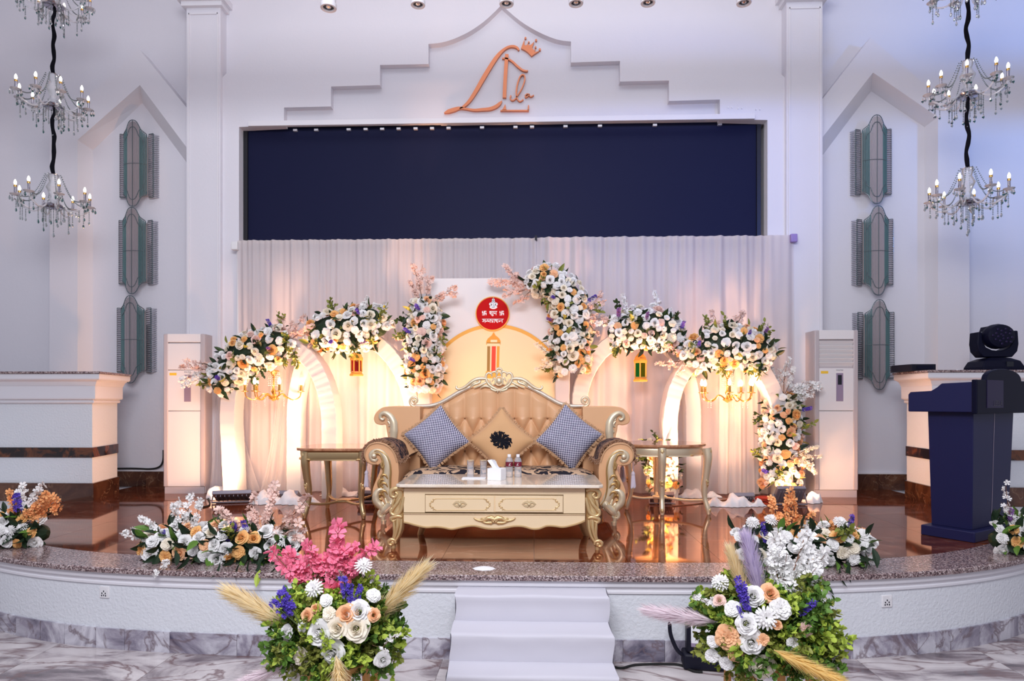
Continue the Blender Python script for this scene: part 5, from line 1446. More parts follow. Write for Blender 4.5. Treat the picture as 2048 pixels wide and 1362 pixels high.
# ------------------------------------------------------------------ things on the coffee table
def onT(px, py):
    return G(px, py, ztp)
g = onT(948, 957)
tag(MB().box(g.x - 0.085, g.x + 0.085, g.y - 0.045, g.y + 0.045, ztp, ztp + 0.006).build('paper_tray', 'paper_white', loc=(g.x, g.y, ztp), bevel=0.002), 'flat white paper tray under the two glasses', 'tray')
def tumbler(x, y, label):
    z = ztp + 0.006
    o = thing('tumbler', label, 'glass', (x, y, z), 'upturned glasses on the paper tray')
    R = 0.026; h = 0.118
    MB().lathe([(0.002, h), (R * 0.93, h), (R * 0.96, h - 0.004), (R, 0.03), (R * 1.02, 0.0), (R * 0.96, 0.0), (R * 0.94, 0.03), (R * 0.90, h - 0.012), (0.002, h - 0.012)], (x, y, z), 20).build('glass_wall', 'clear_glass', o)
    MB().lathe([(0.001, h + 0.0005), (R * 0.95, h + 0.0005), (R * 0.97, h + 0.004), (0.001, h + 0.005)], (x, y, z), 20).build('paper_lid', 'ivory_ornament', o)
a = onT(941, 955); b = onT(967, 955)
tumbler(a.x, a.y, 'upturned clear glass on the paper tray, farther from the tissue box')
tumbler(b.x, b.y, 'upturned clear glass on the paper tray, next to the tissue box')
g = onT(992, 960)
o = thing('tissue_box', 'white cube tissue box with a tissue sticking out on the coffee table', 'tissue box', (g.x, g.y, ztp), None, -0.35)
MB().box(-0.052, 0.052, -0.035, 0.06, 0, 0.083).build('box', 'tissue_white', o, world=False, bevel=0.002)
def tis(u, v):
    return (-0.03 + 0.06 * u * (1 - 0.2 * v) - 0.03 * v + 0.02 * v * v * (1 if u > .5 else -0.6), 0.01 + 0.02 * math.sin(u * 5) * (0.3 + v), 0.08 + 0.062 * v - 0.016 * abs(u - 0.5) * v)
MB().grid(tis, 8, 8).build('tissue', 'tissue_white', o, world=False, smooth=180)
def bottle(px, py, label, rz):
    g = onT(px, py); z = ztp
    o = thing('water_bottle', label, 'bottle', tuple(g), 'water bottles on the coffee table', rz)
    k = 0.92
    pr = [(0.002, 0), (0.026, 0), (0.0285, 0.004), (0.0285, 0.012)]
    zq = 0.012
    for i in range(5):
        pr += [(0.0285, zq + 0.004), (0.0272, zq + 0.008), (0.0285, zq + 0.012)]; zq += 0.014
    pr += [(0.029, 0.085), (0.029, 0.122), (0.0285, 0.128), (0.022, 0.148), (0.0125, 0.158), (0.0125, 0.166)]
    MB().lathe([(r * k, q * k) for r, q in pr], (0, 0, 0), 22, cap=True).build('bottle_body', 'bottle_plastic', o, world=False)
    MB().lathe([(0.0137 * k, 0.160 * k), (0.0142 * k, 0.162 * k), (0.0142 * k, 0.178 * k), (0.012 * k, 0.180 * k), (0.001, 0.180 * k)], (0, 0, 0), 18).build('cap', 'tissue_white', o, world=False)
    lb = MB().lathe([(0.0294 * k, 0.085 * k), (0.0296 * k, 0.087 * k), (0.0296 * k, 0.120 * k), (0.0294 * k, 0.122 * k)], (0, 0, 0), 24, cap=False).build('label', 'maroon', o, world=False)
    lo = MB()
    for pts in ([(-0.006, 0.095), (0.0, 0.106), (0.006, 0.113)], [(-0.008, 0.094), (0.002, 0.0945), (0.008, 0.0965)], [(0.001, 0.096), (0.001, 0.110)]):
        lo.tube([(x, -math.sqrt(max(0.0297 ** 2 - x * x, 0)) * k - 0.0006, z_ * k) for x, z_ in pts], 0.0010, 5, 3)
    lo.build('label_logo', 'plate_white', lb, world=False)
bottle(1018.5, 954, 'water bottle with a maroon label standing nearer the tissue box', 0.15)
bottle(1036, 954, 'water bottle with a maroon label, farther from the tissue box', -0.1)

# ================================================================== SIDE TABLES
def side_table(cx, cy, rz, m_leg, top_shape, label, legs, htop):
    o = thing('side_table', label, 'table', (cx, cy, FZ), 'gilded side tables flanking the sofa', rz)
    tp_ = [(x * 1.05, y * 1.05) for x, y in top_shape]
    MB().zprism(tp_, htop - 0.022, htop).build('stone_top', 'amber_stone', o, world=False, smooth=20, bevel=0.005)
    ap_ = [(x * 0.97, y * 0.97) for x, y in top_shape]
    R = [[(x * k, y * k, z) for x, y in top_shape] for k, z in ((0.985, htop - 0.022), (0.96, htop - 0.036), (0.97, htop - 0.05), (0.95, htop - 0.095), (0.97, htop - 0.105), (0.9, htop - 0.108))]
    MB().rings(R).build('apron', m_leg, o, world=False, smooth=30)
    orn = MB()
    n = len(top_shape)
    for i, (x, y) in enumerate(top_shape):
        if i % max(1, n // 8) == 0:
            for k in (-1, 0, 1): orn.ball((x * 0.96 + k * 0.02 * (-y), y * 0.96 + k * 0.02 * x, htop - 0.095), 0.014, 7, 4, 1, 1, 0.6)
    orn.build('apron_ornament', 'gold', o, world=False, stuff=True)
    for lx, ly in legs:
        d = Vector((lx, ly, 0)).normalized(); b = Vector((lx, ly, 0))
        P = [b + Vector((0, 0, htop - 0.03)), b + d * 0.012 + Vector((0, 0, htop - 0.12)), b + d * 0.0 + Vector((0, 0, htop * 0.62)), b - d * 0.018 + Vector((0, 0, htop * 0.40)), b - d * 0.015 + Vector((0, 0, 0.14)), b + d * 0.012 + Vector((0, 0, 0.05)), b + d * 0.02 + Vector((0, 0, 0.0))]
        lg_ = MB().tube(P, [0.042, 0.038, 0.033, 0.029, 0.022, 0.024, 0.015], 10, 6).build('leg', m_leg, o, world=False, smooth=80)
        cv = MB()
        out_ = d * 0.026
        for zc, r1 in ((htop - 0.06, 0.024), (htop - 0.10, 0.017), (htop * 0.47, 0.016), (htop * 0.43, 0.013), (0.04, 0.017)):
            q = b + out_ * (1 if zc > 0.2 else 1.0) - d * (0.018 if 0.1 < zc < htop * 0.6 else 0)
            cv.ball((q.x, q.y, zc), r1, 8, 6, 1, 1, 1.35)
        s_ = Vector((-d.y, d.x, 0))
        for sg in (-1, 1):
            cv.tube([b + out_ * 0.8 + s_ * sg * 0.012 + Vector((0, 0, htop - 0.035)), b + out_ + s_ * sg * 0.022 + Vector((0, 0, htop - 0.07)), b + out_ + s_ * sg * 0.012 + Vector((0, 0, htop - 0.12)), b + out_ * 0.8 + Vector((0, 0, htop - 0.17))], [0.006, 0.010, 0.008, 0.003], 6, 4)
            cv.tube([b + out_ * 0.2 + s_ * sg * 0.008 + Vector((0, 0, htop * 0.55)), b + out_ * 0.35 + s_ * sg * 0.018 + Vector((0, 0, htop * 0.48)), b + out_ * 0.2 + s_ * sg * 0.008 + Vector((0, 0, htop * 0.38))], [0.004, 0.009, 0.003], 6, 4)
        cv.build('leg_carving', 'gold', lg_, world=False, smooth=80)
    for i, (lx, ly) in enumerate(legs):
        MB().tube([(lx * 0.95, ly * 0.95, 0.125), (lx * 0.55 + 0.03 * -ly, ly * 0.55 + 0.03 * lx, 0.105), (0, 0, 0.115)], 0.0145, 8, 5, 0.8, up=(0, 0, 1)).build('stretcher', m_leg, o, world=False, smooth=80)
    MB().lathe([(0.06, 0.10), (0.07, 0.108), (0.07, 0.122), (0.06, 0.128), (0.001, 0.13)], (0, 0, 0), 12).build('stretcher_plate', m_leg, o, world=False)
    return o
oct_ = [(0.36, 0.20), (0.26, 0.28), (-0.26, 0.28), (-0.36, 0.20), (-0.36, -0.20), (-0.26, -0.28), (0.26, -0.28), (0.36, -0.20)]
def legs_at(pxs):
    return [G(*p) for p in pxs]
# left table: front feet (613,1034) (720,1037), rear (649,1001) (748,1012)
L_ = legs_at([(612, 1036), (721, 1038)])
c_ = (L_[0] + L_[1]) / 2
wL = (L_[1] - L_[0]).length
cy_ = c_.y + 0.26; cx_ = c_.x + 0.012
lx = wL / 2
side_table(cx_, cy_, 0.0, 'old_gold', [(x * 0.86, y * 1.0) for x, y in [(0.40, 0.16), (0.36, 0.25), (0.26, 0.31), (-0.26, 0.31), (-0.36, 0.25), (-0.40, 0.16), (-0.40, -0.16), (-0.36, -0.25), (-0.26, -0.31), (0.26, -0.31), (0.36, -0.25), (0.40, -0.16)]],
           'gilded side table with an amber stone top left of the sofa', [(-lx + .0, -0.26), (lx, -0.26), (-lx + 0.02, 0.26), (lx - 0.02, 0.26)], 0.60)
# right table: oval top, legs front (1324,1030), right (1413,1029), left (1260,1022), back hidden
f_ = G(1324, 1030); r_ = G(1413, 1029); l_ = G(1259, 1021)
cx_, cy_ = (f_.x + (r_.x + l_.x) / 2) / 2 , f_.y + 0.30
oval = [(0.40 * math.cos(2 * PI * k / 28), 0.33 * math.sin(2 * PI * k / 28)) for k in range(28)]
side_table(cx_, cy_, 0.0, 'champagne', oval, 'oval gilded side table with a stone top right of the sofa', [(f_.x - cx_, f_.y - cy_), (r_.x - cx_, r_.y - cy_), (l_.x - cx_, l_.y - cy_ + .05), (0.02, 0.27)], 0.615)

# ================================================================== FLOOD LAMPS ON THE STAGE
def flood(xy, rz, tilt, label, w=0.30, d=0.24):
    g = Vector((xy[0], xy[1], FZ))
    o = thing('flood_lamp', label, 'lamp', tuple(g), 'flood lamps on the stage floor', rz)
    def T(p): # tilt about X: local y up the lamp face
        return Vector((p[0], p[1] * math.cos(tilt) - p[2] * math.sin(tilt), p[1] * math.sin(tilt) + p[2] * math.cos(tilt) + 0.02 + d / 2 * abs(math.sin(tilt))))
    mb = MB().box(-w / 2, w / 2, -d / 2, d / 2, -0.02, 0.02); mb.v = [tuple(T(p)) for p in mb.v]
    h = mb.build('housing', 'flood_grey', o, world=False, bevel=0.006)
    fin = MB()
    for k in range(8): fin.box(-w / 2 + 0.03 + k * w * 0.11, -w / 2 + 0.036 + k * w * 0.11, -d / 2 + 0.03, d / 2 - 0.03, -0.035, -0.02)
    fin.v = [tuple(T(p)) for p in fin.v]; fin.build('cooling_fins', 'flood_grey', h, world=False, smooth=0)
    mb = MB().box(-w / 2 + 0.02, w / 2 - 0.02, -d / 2 + 0.02, d / 2 - 0.02, 0.02, 0.022); mb.v = [tuple(T(p)) for p in mb.v]
    mb.build('lit_face', 'lamp_face', h, world=False)
    MB().tube([T((-w / 2 - 0.012, 0, 0)), Vector((-w / 2 - 0.012, -0.06, 0.012)), Vector((w / 2 + 0.012, -0.06, 0.012)), T((w / 2 + 0.012, 0, 0))], 0.009, 6).build('bracket', 'flood_grey', o, world=False)
for nm, rz_, tl, lb, w_, d_ in (('leg', 0.25, -0.45, 'silver flood lamp lying under the glowing left arch leg', 0.36, 0.22), ('column', 0.0, -0.9, 'silver flood lamp turned up at the foot of the flower column', 0.27, 0.20),
        ('left', 0.0, -0.6, 'dark flood lamp behind the left side table, beside the sofa', 0.22, 0.16), ('left_arch_added', 0.0, -0.6, 'added flood lamp on the floor under the gold chandelier of the left end arch', 0.2, 0.15),
        ('right', 0.0, -0.6, 'flood lamp on the floor behind the right side table and sofa arm', 0.22, 0.16), ('right_arch_added', 0.0, -0.6, 'added flood lamp on the floor under the gold chandelier of the right end arch', 0.2, 0.15),
        ('back_left', 0.0, -0.6, 'flood lamp hidden behind the left half of the sofa', 0.22, 0.16), ('back_right', 0.0, -0.6, 'flood lamp hidden behind the right half of the sofa', 0.22, 0.16)):
    x_, y_ = FLOODS[nm]
    flood((x_, y_ - 0.02), rz_, tl, lb, w_, d_)
def cable(pts, r, m, label, z=FZ):
    P = [G(x, y, z + r) for x, y in pts]
    tag(MB().tube(P, r, 6, 6).build('cable', m, loc=tuple(P[0])), label, 'cable')
cable([(1452, 999), (1480, 1003), (1510, 999), (1530, 1002), (1552, 1006)], 0.006, 'red_cloth', 'thin red brown cables running to the flood lamp by the flower column')
cable([(1345, 1012), (1390, 1008), (1440, 1001), (1470, 998)], 0.005, 'twig', 'thin brown cable on the stage beside the right side table')
g = G(1527, 1000)
tag(MB().add(*sph((g.x, g.y, FZ + 0.02), 0.09, 10, 6, 1, 0.5, 0.3)).build('red_cloth_bundle', 'red_cloth', loc=tuple(g)), 'small red cloth bundle left of the flower column', 'cloth')
cable([(392, 1013), (405, 1014), (420, 1008), (414, 990), (422, 985)], 0.007, 'black_rubber', 'black lamp cable looping beside the glowing arch leg')
g = G(968, 1137)
tag(MB().lathe([(0.05, 0), (0.035, 0.006), (0.012, 0.012), (0.002, 0.014)], (g.x, g.y, FZ), 8, sx=1.4).build('paper_scrap', 'paper_white', loc=tuple(g), smooth=0), 'white paper scrap on the granite edge in front of the coffee table', 'paper')

# black wash light at the foot of the stage, with handle and cable
g = G(1372, 1334, 0.0)
o = thing('wash_light', 'black stage wash light on the hall floor beside the right flower stand', 'stage light', (g.x, g.y, 0), None, -0.1)
MB().box(-0.02, 0.22, -0.05, 0.07, 0.0, 0.09).build('base', 'black_plastic', o, world=False, bevel=0.014)
hs = MB().box(0.0, 0.2, -0.04, 0.05, 0.09, 0.33).build('housing', 'black_plastic', o, world=False, bevel=0.014)
MB().box(0.022, 0.18, -0.046, -0.036, 0.13, 0.25).build('front_window', 'paper_white', hs, world=False, bevel=0.006)
MB().box(0.022, 0.18, -0.047, -0.036, 0.13, 0.155).build('blue_strip', 'ac_strip', hs, world=False, bevel=0.004)
MB().tube([(0.0, -0.01, 0.06), (-0.05, -0.02, 0.10), (-0.085, -0.02, 0.18), (-0.092, -0.02, 0.24), (-0.088, -0.02, 0.25)], 0.011, 8, 6).build('handle', 'black_plastic', o, world=False)
cable([(1228, 1334), (1245, 1336), (1270, 1330), (1320, 1328), (1360, 1330), (1385, 1342), (1405, 1344)], 0.007, 'black_rubber', 'black power cable on the hall floor between the steps and the wash light', 0.0)
# ================================================================== FLOWERS
rf = random.Random(77)
def petal_mat(name, c, c2=None):
    return cloth(name, c, 0.14)
PC = {'white': S(250, 249, 247), 'cream': S(250, 242, 224), 'peach': S(250, 202, 158), 'apricot': S(250, 200, 132), 'blush': S(248, 218, 206), 'orange': S(255, 188, 128),
      'pink': S(246, 138, 166), 'purple': S(104, 84, 190), 'mauve': S(150, 106, 170), 'lilac': S(206, 196, 224)}
for k_n, v_n in PC.items(): petal_mat('petal_' + k_n, v_n)
def leafmat(name, c):
    m = mat(name, c, 0.5, spec=0.3); return m
leafmat('leaf_dark', S(34, 52, 34)); leafmat('leaf_mid', S(58, 76, 40)); leafmat('leaf_olive', S(136, 142, 66)); leafmat('leaf_bright', S(172, 192, 78)); leafmat('leaf_deep', S(92, 128, 52))
PROTO = {}
def rose(mb):
    for n, R, H, b0, curl in ((3, 0.17, 0.60, 0.5, -0.5), (4, 0.30, 0.62, 0.7, -0.15), (5, 0.48, 0.56, 0.6, 0.0), (5, 0.68, 0.44, 0.5, 0.12), (6, 0.88, 0.28, 0.4, 0.22), (6, 1.04, 0.06, 0.3, 0.25)):
        o = rf.uniform(0, 6)
        for k in range(n):
            a0 = o + 2 * PI * (k + rf.uniform(-.18, .18)) / n; wd = PI / n * rf.uniform(1.15, 1.45); dz = rf.uniform(-.09, .07); dr = rf.uniform(.84, 1.12); tw = rf.uniform(-.08, .08); p1 = rf.uniform(0, 6)
            def fn(u, v):
                q = 2 * u - 1; a = a0 + q * wd * (0.55 + 0.45 * v)
                r = R * dr * (b0 + (1 - b0) * v + curl * v * v * 0.5) * (1 - 0.10 * q * q * v) + 0.035 * v * math.sin(q * 4 + p1)
                z = -0.1 + (H + 0.1) * v ** 0.7 - 0.09 * v * v * max(curl, 0) * 4 - 0.12 * q * q * v + dz * v + tw * q + 0.03 * v * math.sin(q * 5 + p1)
                return (r * math.cos(a), r * math.sin(a), z)
            mb.grid(fn, 5, 3)
def carnation(mb):
    """dome of ruffled petals"""
    for n, R, z0, up in ((8, 0.98, 0.0, 0.05), (8, 0.88, 0.12, 0.28), (7, 0.68, 0.24, 0.5), (5, 0.44, 0.34, 0.75), (3, 0.22, 0.42, 1.0)):
        o = rf.uniform(0, 6)
        for k in range(n):
            a0 = o + 2 * PI * (k + rf.uniform(-.2, .2)) / n; wd = PI / n * 1.35; dr = rf.uniform(.88, 1.1); p1 = rf.uniform(0, 6); dz = rf.uniform(-.06, .06)
            def fn(u, v):
                q = 2 * u - 1; a = a0 + q * wd * (0.35 + 0.65 * v)
                r = R * dr * (0.12 + 0.88 * v) * (1 - 0.12 * q * q * v)
                z = z0 - 0.1 + up * R * v * 0.8 + 0.07 * v * v * math.sin(q * 7 + p1) + dz * v - 0.05 * v * v
                return (r * math.cos(a), r * math.sin(a), z)
            mb.grid(fn, 6, 2)
def mum(mb):
    for n, R, z, up in ((16, 1.0, 0.0, 0.05), (15, 0.92, 0.12, 0.2), (13, 0.72, 0.25, 0.35), (9, 0.45, 0.36, 0.45)):
        o = rf.uniform(0, 6)
        for k in range(n):
            a = o + 2 * PI * k / n + rf.uniform(-.08, .08); R2 = R * rf.uniform(.88, 1.05); w = 0.085
            c, s = math.cos(a), math.sin(a)
            P = [(0.1, 0.0), (R2 * 0.55, up * 0.5), (R2 * 0.9, up * 0.8), (R2, up * 0.5)]
            W_ = [w * .5, w, w, w * .3]
            vs = []
            for (r, h), ww in zip(P, W_): vs += [(r * c - ww * s, r * s + ww * c, z + h), (r * c + ww * s, r * s - ww * c, z + h)]
            mb.add(vs, [(0, 1, 3, 2), (2, 3, 5, 4), (4, 5, 7, 6)])
def blossom(mb, c, n_, r, cup=0.25, np=5):
    """flat five petalled flower at c facing n_"""
    M = Matrix.Translation(c) @ Vector(n_).to_track_quat('Z', 'Y').to_matrix().to_4x4() @ Matrix.Rotation(rf.uniform(0, 6), 4, 'Z')
    vs, fs = [], []
    for k in range(np):
        a = 2 * PI * k / np; o = len(vs)
        for rr, da, z in ((0.08, 0, 0.0), (0.6, -0.52, cup * .6), (1.0, -0.3, cup * rf.uniform(.6, 1.4)), (1.02, 0.3, cup * rf.uniform(.6, 1.4)), (0.6, 0.52, cup * .6), (0.55, 0, cup * 0.2)):
            vs.append(M @ Vector((r * rr * math.cos(a + da), r * rr * math.sin(a + da), r * z)))
        fs += [(o, o + 1, o + 5), (o + 1, o + 2, o + 5), (o + 2, o + 3, o + 5), (o + 3, o + 4, o + 5), (o + 4, o, o + 5)]
    mb.add(vs, fs)
def branch(mb, nb=30, br=0.082, bend=0.25, start=0.3):
    """blossom branch, unit length along +Z: slot 0 twig, slot 1 petals"""
    ph = rf.uniform(0, 6)
    pos = lambda t: Vector((bend * t * t * math.cos(ph), bend * t * t * math.sin(ph), t * (1 - 0.1 * bend)))
    mb.cur = 0
    mb.tube([pos(k / 7) for k in range(8)], [0.012, 0.004], 5)
    subs = []
    for k in range(3):
        t = rf.uniform(0.3, 0.7); d = Vector((rf.uniform(-1, 1), rf.uniform(-1, 1), 1.2)).normalized(); L = rf.uniform(.15, .3)
        mb.tube([pos(t), pos(t) + d * L * .5, pos(t) + d * L + Vector((0, 0, .03))], [0.007, 0.003], 4); subs.append((t, d, L))
    mb.cur = 1
    for k in range(nb):
        if k % 3 == 2 and subs:
            t, d, L = rf.choice(subs); p = pos(t) + d * L * rf.uniform(.3, 1.05)
        else: p = pos(rf.uniform(start, 1.02))
        n_ = Vector((rf.uniform(-1, 1), rf.uniform(-1, 1), rf.uniform(-.2, .9))).normalized()
        blossom(mb, p + n_ * 0.03, n_, br * rf.uniform(.65, 1.15), 0.35)
    mb.cur = 0
def leaf(mb):
    """one leaf along +Z, unit length, slightly folded and bent"""
    rows = ((0, 0.02, 0), (0.25, 0.15, 0.02), (0.5, 0.19, 0.02), (0.78, 0.12, -0.03), (1.0, 0.0, -0.10))
    vs = []
    for z, w, b in rows: vs += [(-w, b + w * 0.35, z), (0, b, z), (w, b + w * 0.35, z)]
    fs = []
    for i in range(4): fs += [(i * 3, i * 3 + 1, i * 3 + 4, i * 3 + 3), (i * 3 + 1, i * 3 + 2, i * 3 + 5, i * 3 + 4)]
    mb.add(vs, fs)
def sprig(mb, n=15, ll=0.26, lw=0.075, spread=1.0, forks=2):
    """leafy twig along +Z, unit length; slot 0 stem, slot 1 leaves"""
    mb.cur = 0
    lines = [[Vector((0, 0, 0)), Vector((rf.uniform(-.05, .05), rf.uniform(-.05, .05), .5)), Vector((rf.uniform(-.15, .15), rf.uniform(-.15, .15), 1))]]
    for k in range(forks):
        d = Vector((rf.uniform(-1, 1), rf.uniform(-1, 1), 1.3)).normalized(); a = lines[0][0].lerp(lines[0][1], rf.uniform(.3, .9))
        lines.append([a, a + d * .25, a + d * .5 + Vector((0, 0, .08))])
    for ln in lines: mb.tube(ln, [0.012, 0.005], 4)
    mb.cur = 1
    for ln in lines:
        P = catmull(ln, 6)
        for k in range(n if ln is lines[0] else n // 2):
            t = rf.uniform(0.15, 1); p = P[int(t * (len(P) - 1))]
            d = Vector((rf.uniform(-1, 1), rf.uniform(-1, 1), rf.uniform(.1, 1.1))).normalized() * ll * rf.uniform(.6, 1.1)
            s = d.cross(Vector((rf.uniform(-1, 1), rf.uniform(-1, 1), rf.uniform(-1, 1)))).normalized() * lw
            b_ = d.cross(s).normalized() * lw * .25
            mb.add([p, p + d * .35 + s + b_, p + d * .75 + s * .75 + b_, p + d, p + d * .75 - s * .75 + b_, p + d * .35 - s + b_, p + d * .5], [(0, 1, 2, 6), (2, 3, 6), (3, 4, 6), (4, 5, 0, 6)])
    mb.cur = 0
def spike(mb):
    """statice / larkspur spike: slot 0 stem, slot 1 florets"""
    mb.cur = 0; mb.tube([(0, 0, 0), (0.02, 0, .5), (0.06, 0.02, 1)], [0.02, 0.012], 5)
    mb.cur = 1
    for k in range(26):
        t = rf.uniform(.4, 1.02); n_ = Vector((rf.uniform(-1, 1), rf.uniform(-1, 1), rf.uniform(-.2, .6))).normalized()
        blossom(mb, Vector((0.05 * t, 0.02 * t, t)) + n_ * 0.07, n_, 0.09, 0.5)
    mb.cur = 0
def plume(mb, n=1000, wid=0.125):
    mb.cur = 0
    mb.tube([(0, 0, 0), (0, 0, .4), (0.01, 0.0, .9)], [0.008, 0.003], 5)
    for k in range(n):
        t = rf.random() ** 0.8 * 0.78; a = rf.uniform(0, 2 * PI); L = rf.uniform(.2, .34) * (1 - 0.25 * t); sp = wid * rf.uniform(.3, 1.2) * (0.55 + 0.6 * math.sin(PI * min(1, t + .15)))
        e = Vector((math.cos(a), math.sin(a), 0)); p = Vector((0, 0, t))
        q1 = p + e * sp * .55 + Vector((0, 0, L * .5)); q2 = p + e * sp + Vector((0, 0, L))
        s = e.cross(Vector((0, 0, 1))) * 0.0055
        mb.add([p - s * .6, p + s * .6, q1 + s, q1 - s, q2], [(0, 1, 2, 3), (3, 2, 4)])
def proto(kind, variant, color):
    key = (kind, variant, color)
    if key in PROTO: return PROTO[key]
    base = (kind, variant, None)
    if base not in PROTO:
        mb = MB()
        dict(rose=rose, carnation=carnation, mum=mum, leaf=leaf, sprig=sprig, spike=spike, plume=plume,
             branch=lambda m: branch(m), bigbranch=lambda m: branch(m, 34, 0.098, 0.12, .2), longbranch=lambda m: branch(m, 26, 0.05, 0.3, .25), fluffy=lambda m: sprig(m, 26, 0.17, 0.055, 1, 4))[kind](mb)
        PROTO[base] = mb
    mb = PROTO[base]
    if kind in ('branch', 'bigbranch', 'longbranch'): mats = ['twig', 'petal_' + color]
    elif kind == 'spike': mats = ['green_stem', 'petal_' + color]
    elif kind in ('sprig', 'fluffy'): mats = ['green_stem', color]
    elif kind == 'leaf': mats = [color]
    else: mats = ['petal_' + color]
    me = mb.mesh(kind, mats, 60 if kind != 'leaf' else 30)
    PROTO[key] = me
    return me
NAME = dict(rose='rose', carnation='carnation', mum='chrysanthemum', leaf='leaf', sprig='leafy_twig', fluffy='leafy_twig', spike='flower_spike', plume='pampas_plume', branch='blossom_branch', bigbranch='blossom_branch', longbranch='blossom_branch')
def put(root, kind, color, p, n_, size, spin=None):
    me = proto(kind, rf.randint(0, 4), color)
    return inst(NAME[kind], me, root, Vector(p) - root.location, aim(n_, rf.uniform(0, 2 * PI) if spin is None else spin), size)
def pick(weights):
    t = rf.uniform(0, sum(w for _, w in weights))
    for k, w in weights:
        t -= w
        if t <= 0: return k
    return weights[-1][0]
ARCHMIX = [('white', 48), ('cream', 26), ('apricot', 13), ('blush', 8), ('peach', 5)]
def garland(name, label, path, Y, nfl, nleaf, mix=ARCHMIX, fsize=(0.029, 0.054), phi=(-100, 100), group='flower garlands on the fabric arches', ends=(), spikes=3, leafcol=(('leaf_dark', 6), ('leaf_mid', 3), ('leaf_olive', 2)), leaflen=(0.08, 0.125), core=True, depth=1.0, cat='flower garland', twigs=6, world=None, floor=None):
    """path: (px, py, radius px) at plane Y (or world points with radius in metres)"""
    if world: C = [(Vector(p), r) for p, r in world]
    else: C = [(W(x, y, Y), r / F * Y) for x, y, r in path]
    cen = sum((c for c, _ in C), Vector()) / len(C)
    o = thing(name, label, cat, tuple(Vector((cen.x, cen.y, min(c.z - r for c, r in C)))) if not floor else (cen.x, cen.y, floor), group)
    P = catmull([c for c, _ in C], 10); Rr = [lerpl([r for _, r in C], i / (len(P) - 1)) for i in range(len(P))]
    seg = [0]
    for a, b in zip(P, P[1:]): seg.append(seg[-1] + (b - a).length)
    def at(t):
        d = t * seg[-1]
        for i in range(len(seg) - 1):
            if seg[i] <= d <= seg[i + 1] + 1e-9:
                f = (d - seg[i]) / max(seg[i + 1] - seg[i], 1e-9)
                return P[i].lerp(P[i + 1], f), Rr[i] + (Rr[i + 1] - Rr[i]) * f, (P[i + 1] - P[i]).normalized()
        return P[-1], Rr[-1], (P[-1] - P[-2]).normalized()
    Fw = Vector((0, -1, 0.0))
    if core:
        mb = MB()
        pts = [P[i] for i in range(0, len(P), 3)]; rr = [Rr[i] * (0.72 if floor is None or not world else 0.5) for i in range(0, len(P), 3)]
        R = []
        for i, p in enumerate(pts):
            t = (pts[min(i + 1, len(pts) - 1)] - pts[max(i - 1, 0)]).normalized(); a = Fw; b = t.cross(a).normalized()
            k0 = 0.35 if i in (0, len(pts) - 1) else (0.8 if i in (1, len(pts) - 2) else 1)
            R.append([p + (b * math.cos(q) + a * depth * math.sin(q)) * rr[i] * k0 * rf.uniform(.85, 1.1) for q in [2 * PI * k / 9 for k in range(9)]])
        if floor is not None: R = [[Vector((v.x, v.y, max(v.z, floor + 0.003))) for v in r_] for r_ in R]
        mb.rings(R).build('foliage_core', 'leaf_dark', o, smooth=0)
    placed = []
    tries = 0
    while len(placed) < nfl and tries < nfl * 40:
        tries += 1
        t = rf.random(); c, r, tg = at(t)
        a = math.radians(rf.uniform(*phi)); up = tg.cross(Fw).normalized()
        if up.z < 0 and abs(tg.z) < 0.9: up = -up
        n_ = Fw * math.cos(a) * depth + up * math.sin(a)
        q = c + n_ * r * rf.uniform(0.86, 1.02)
        if t < 0.02 or t > .98: n_ = (n_ + tg * (1 if t > .5 else -1) * .6)
        s = rf.uniform(*fsize)
        if floor is not None and q.z < floor + s * 0.5: continue
        if any((q - p).length < (s + s2) * 0.80 for p, s2 in placed): continue
        placed.append((q, s))
        n_ = (n_.normalized() + Vector((rf.uniform(-.3, .3), -0.35, rf.uniform(-.2, .35)))).normalized()
        kind = pick([('rose', 40), ('carnation', 53), ('mum', 7)])
        col = pick(mix)
        if kind == 'mum': col = 'white'
        put(o, kind, col, q - n_ * s * 0.3, n_, s)
    for k in range(nleaf):
        c, r, tg = at(rf.random()); a = math.radians(rf.uniform(phi[0] - 25, phi[1] + 25)); up = tg.cross(Fw).normalized()
        if up.z < 0 and abs(tg.z) < 0.9: up = -up
        n_ = Fw * math.cos(a) * depth + up * math.sin(a)
        q = c + n_ * r * rf.uniform(.55, .92)
        d = (n_ * 0.8 + Vector((rf.uniform(-1, 1), rf.uniform(-.5, .3), rf.uniform(-1, .8))) * .8)
        if floor is not None:
            q.z = max(q.z, floor + 0.02)
        put(o, 'leaf', pick(leafcol), q, d, rf.uniform(*leaflen))
    for k in range(twigs):
        c, r, tg = at(rf.random()); a = math.radians(rf.uniform(*phi)); up = tg.cross(Fw).normalized()
        n_ = Fw * math.cos(a) * .5 + up * math.sin(a)
        q = c + n_ * r * .6
        if floor is not None: q.z = max(q.z, floor + 0.03); n_.z = abs(n_.z)
        put(o, 'sprig', pick((('leaf_mid', 2), ('leaf_olive', 2))), q, n_ + Vector((rf.uniform(-.4, .4), -.2, rf.uniform(-.3, .5))), rf.uniform(.14, .22))
    for k in range(spikes):
        c, r, tg = at(rf.uniform(.05, .95)); a = math.radians(rf.uniform(phi[0] * .7, phi[1] * .8)); up = tg.cross(Fw).normalized()
        if up.z < 0 and abs(tg.z) < 0.9: up = -up
        n_ = Fw * math.cos(a) + up * math.sin(a)
        put(o, 'spike', pick((('purple', 2), ('mauve', 2))), c + n_ * r * .75, n_ + Vector((0, -.2, .35)), rf.uniform(.11, .16))
    return o
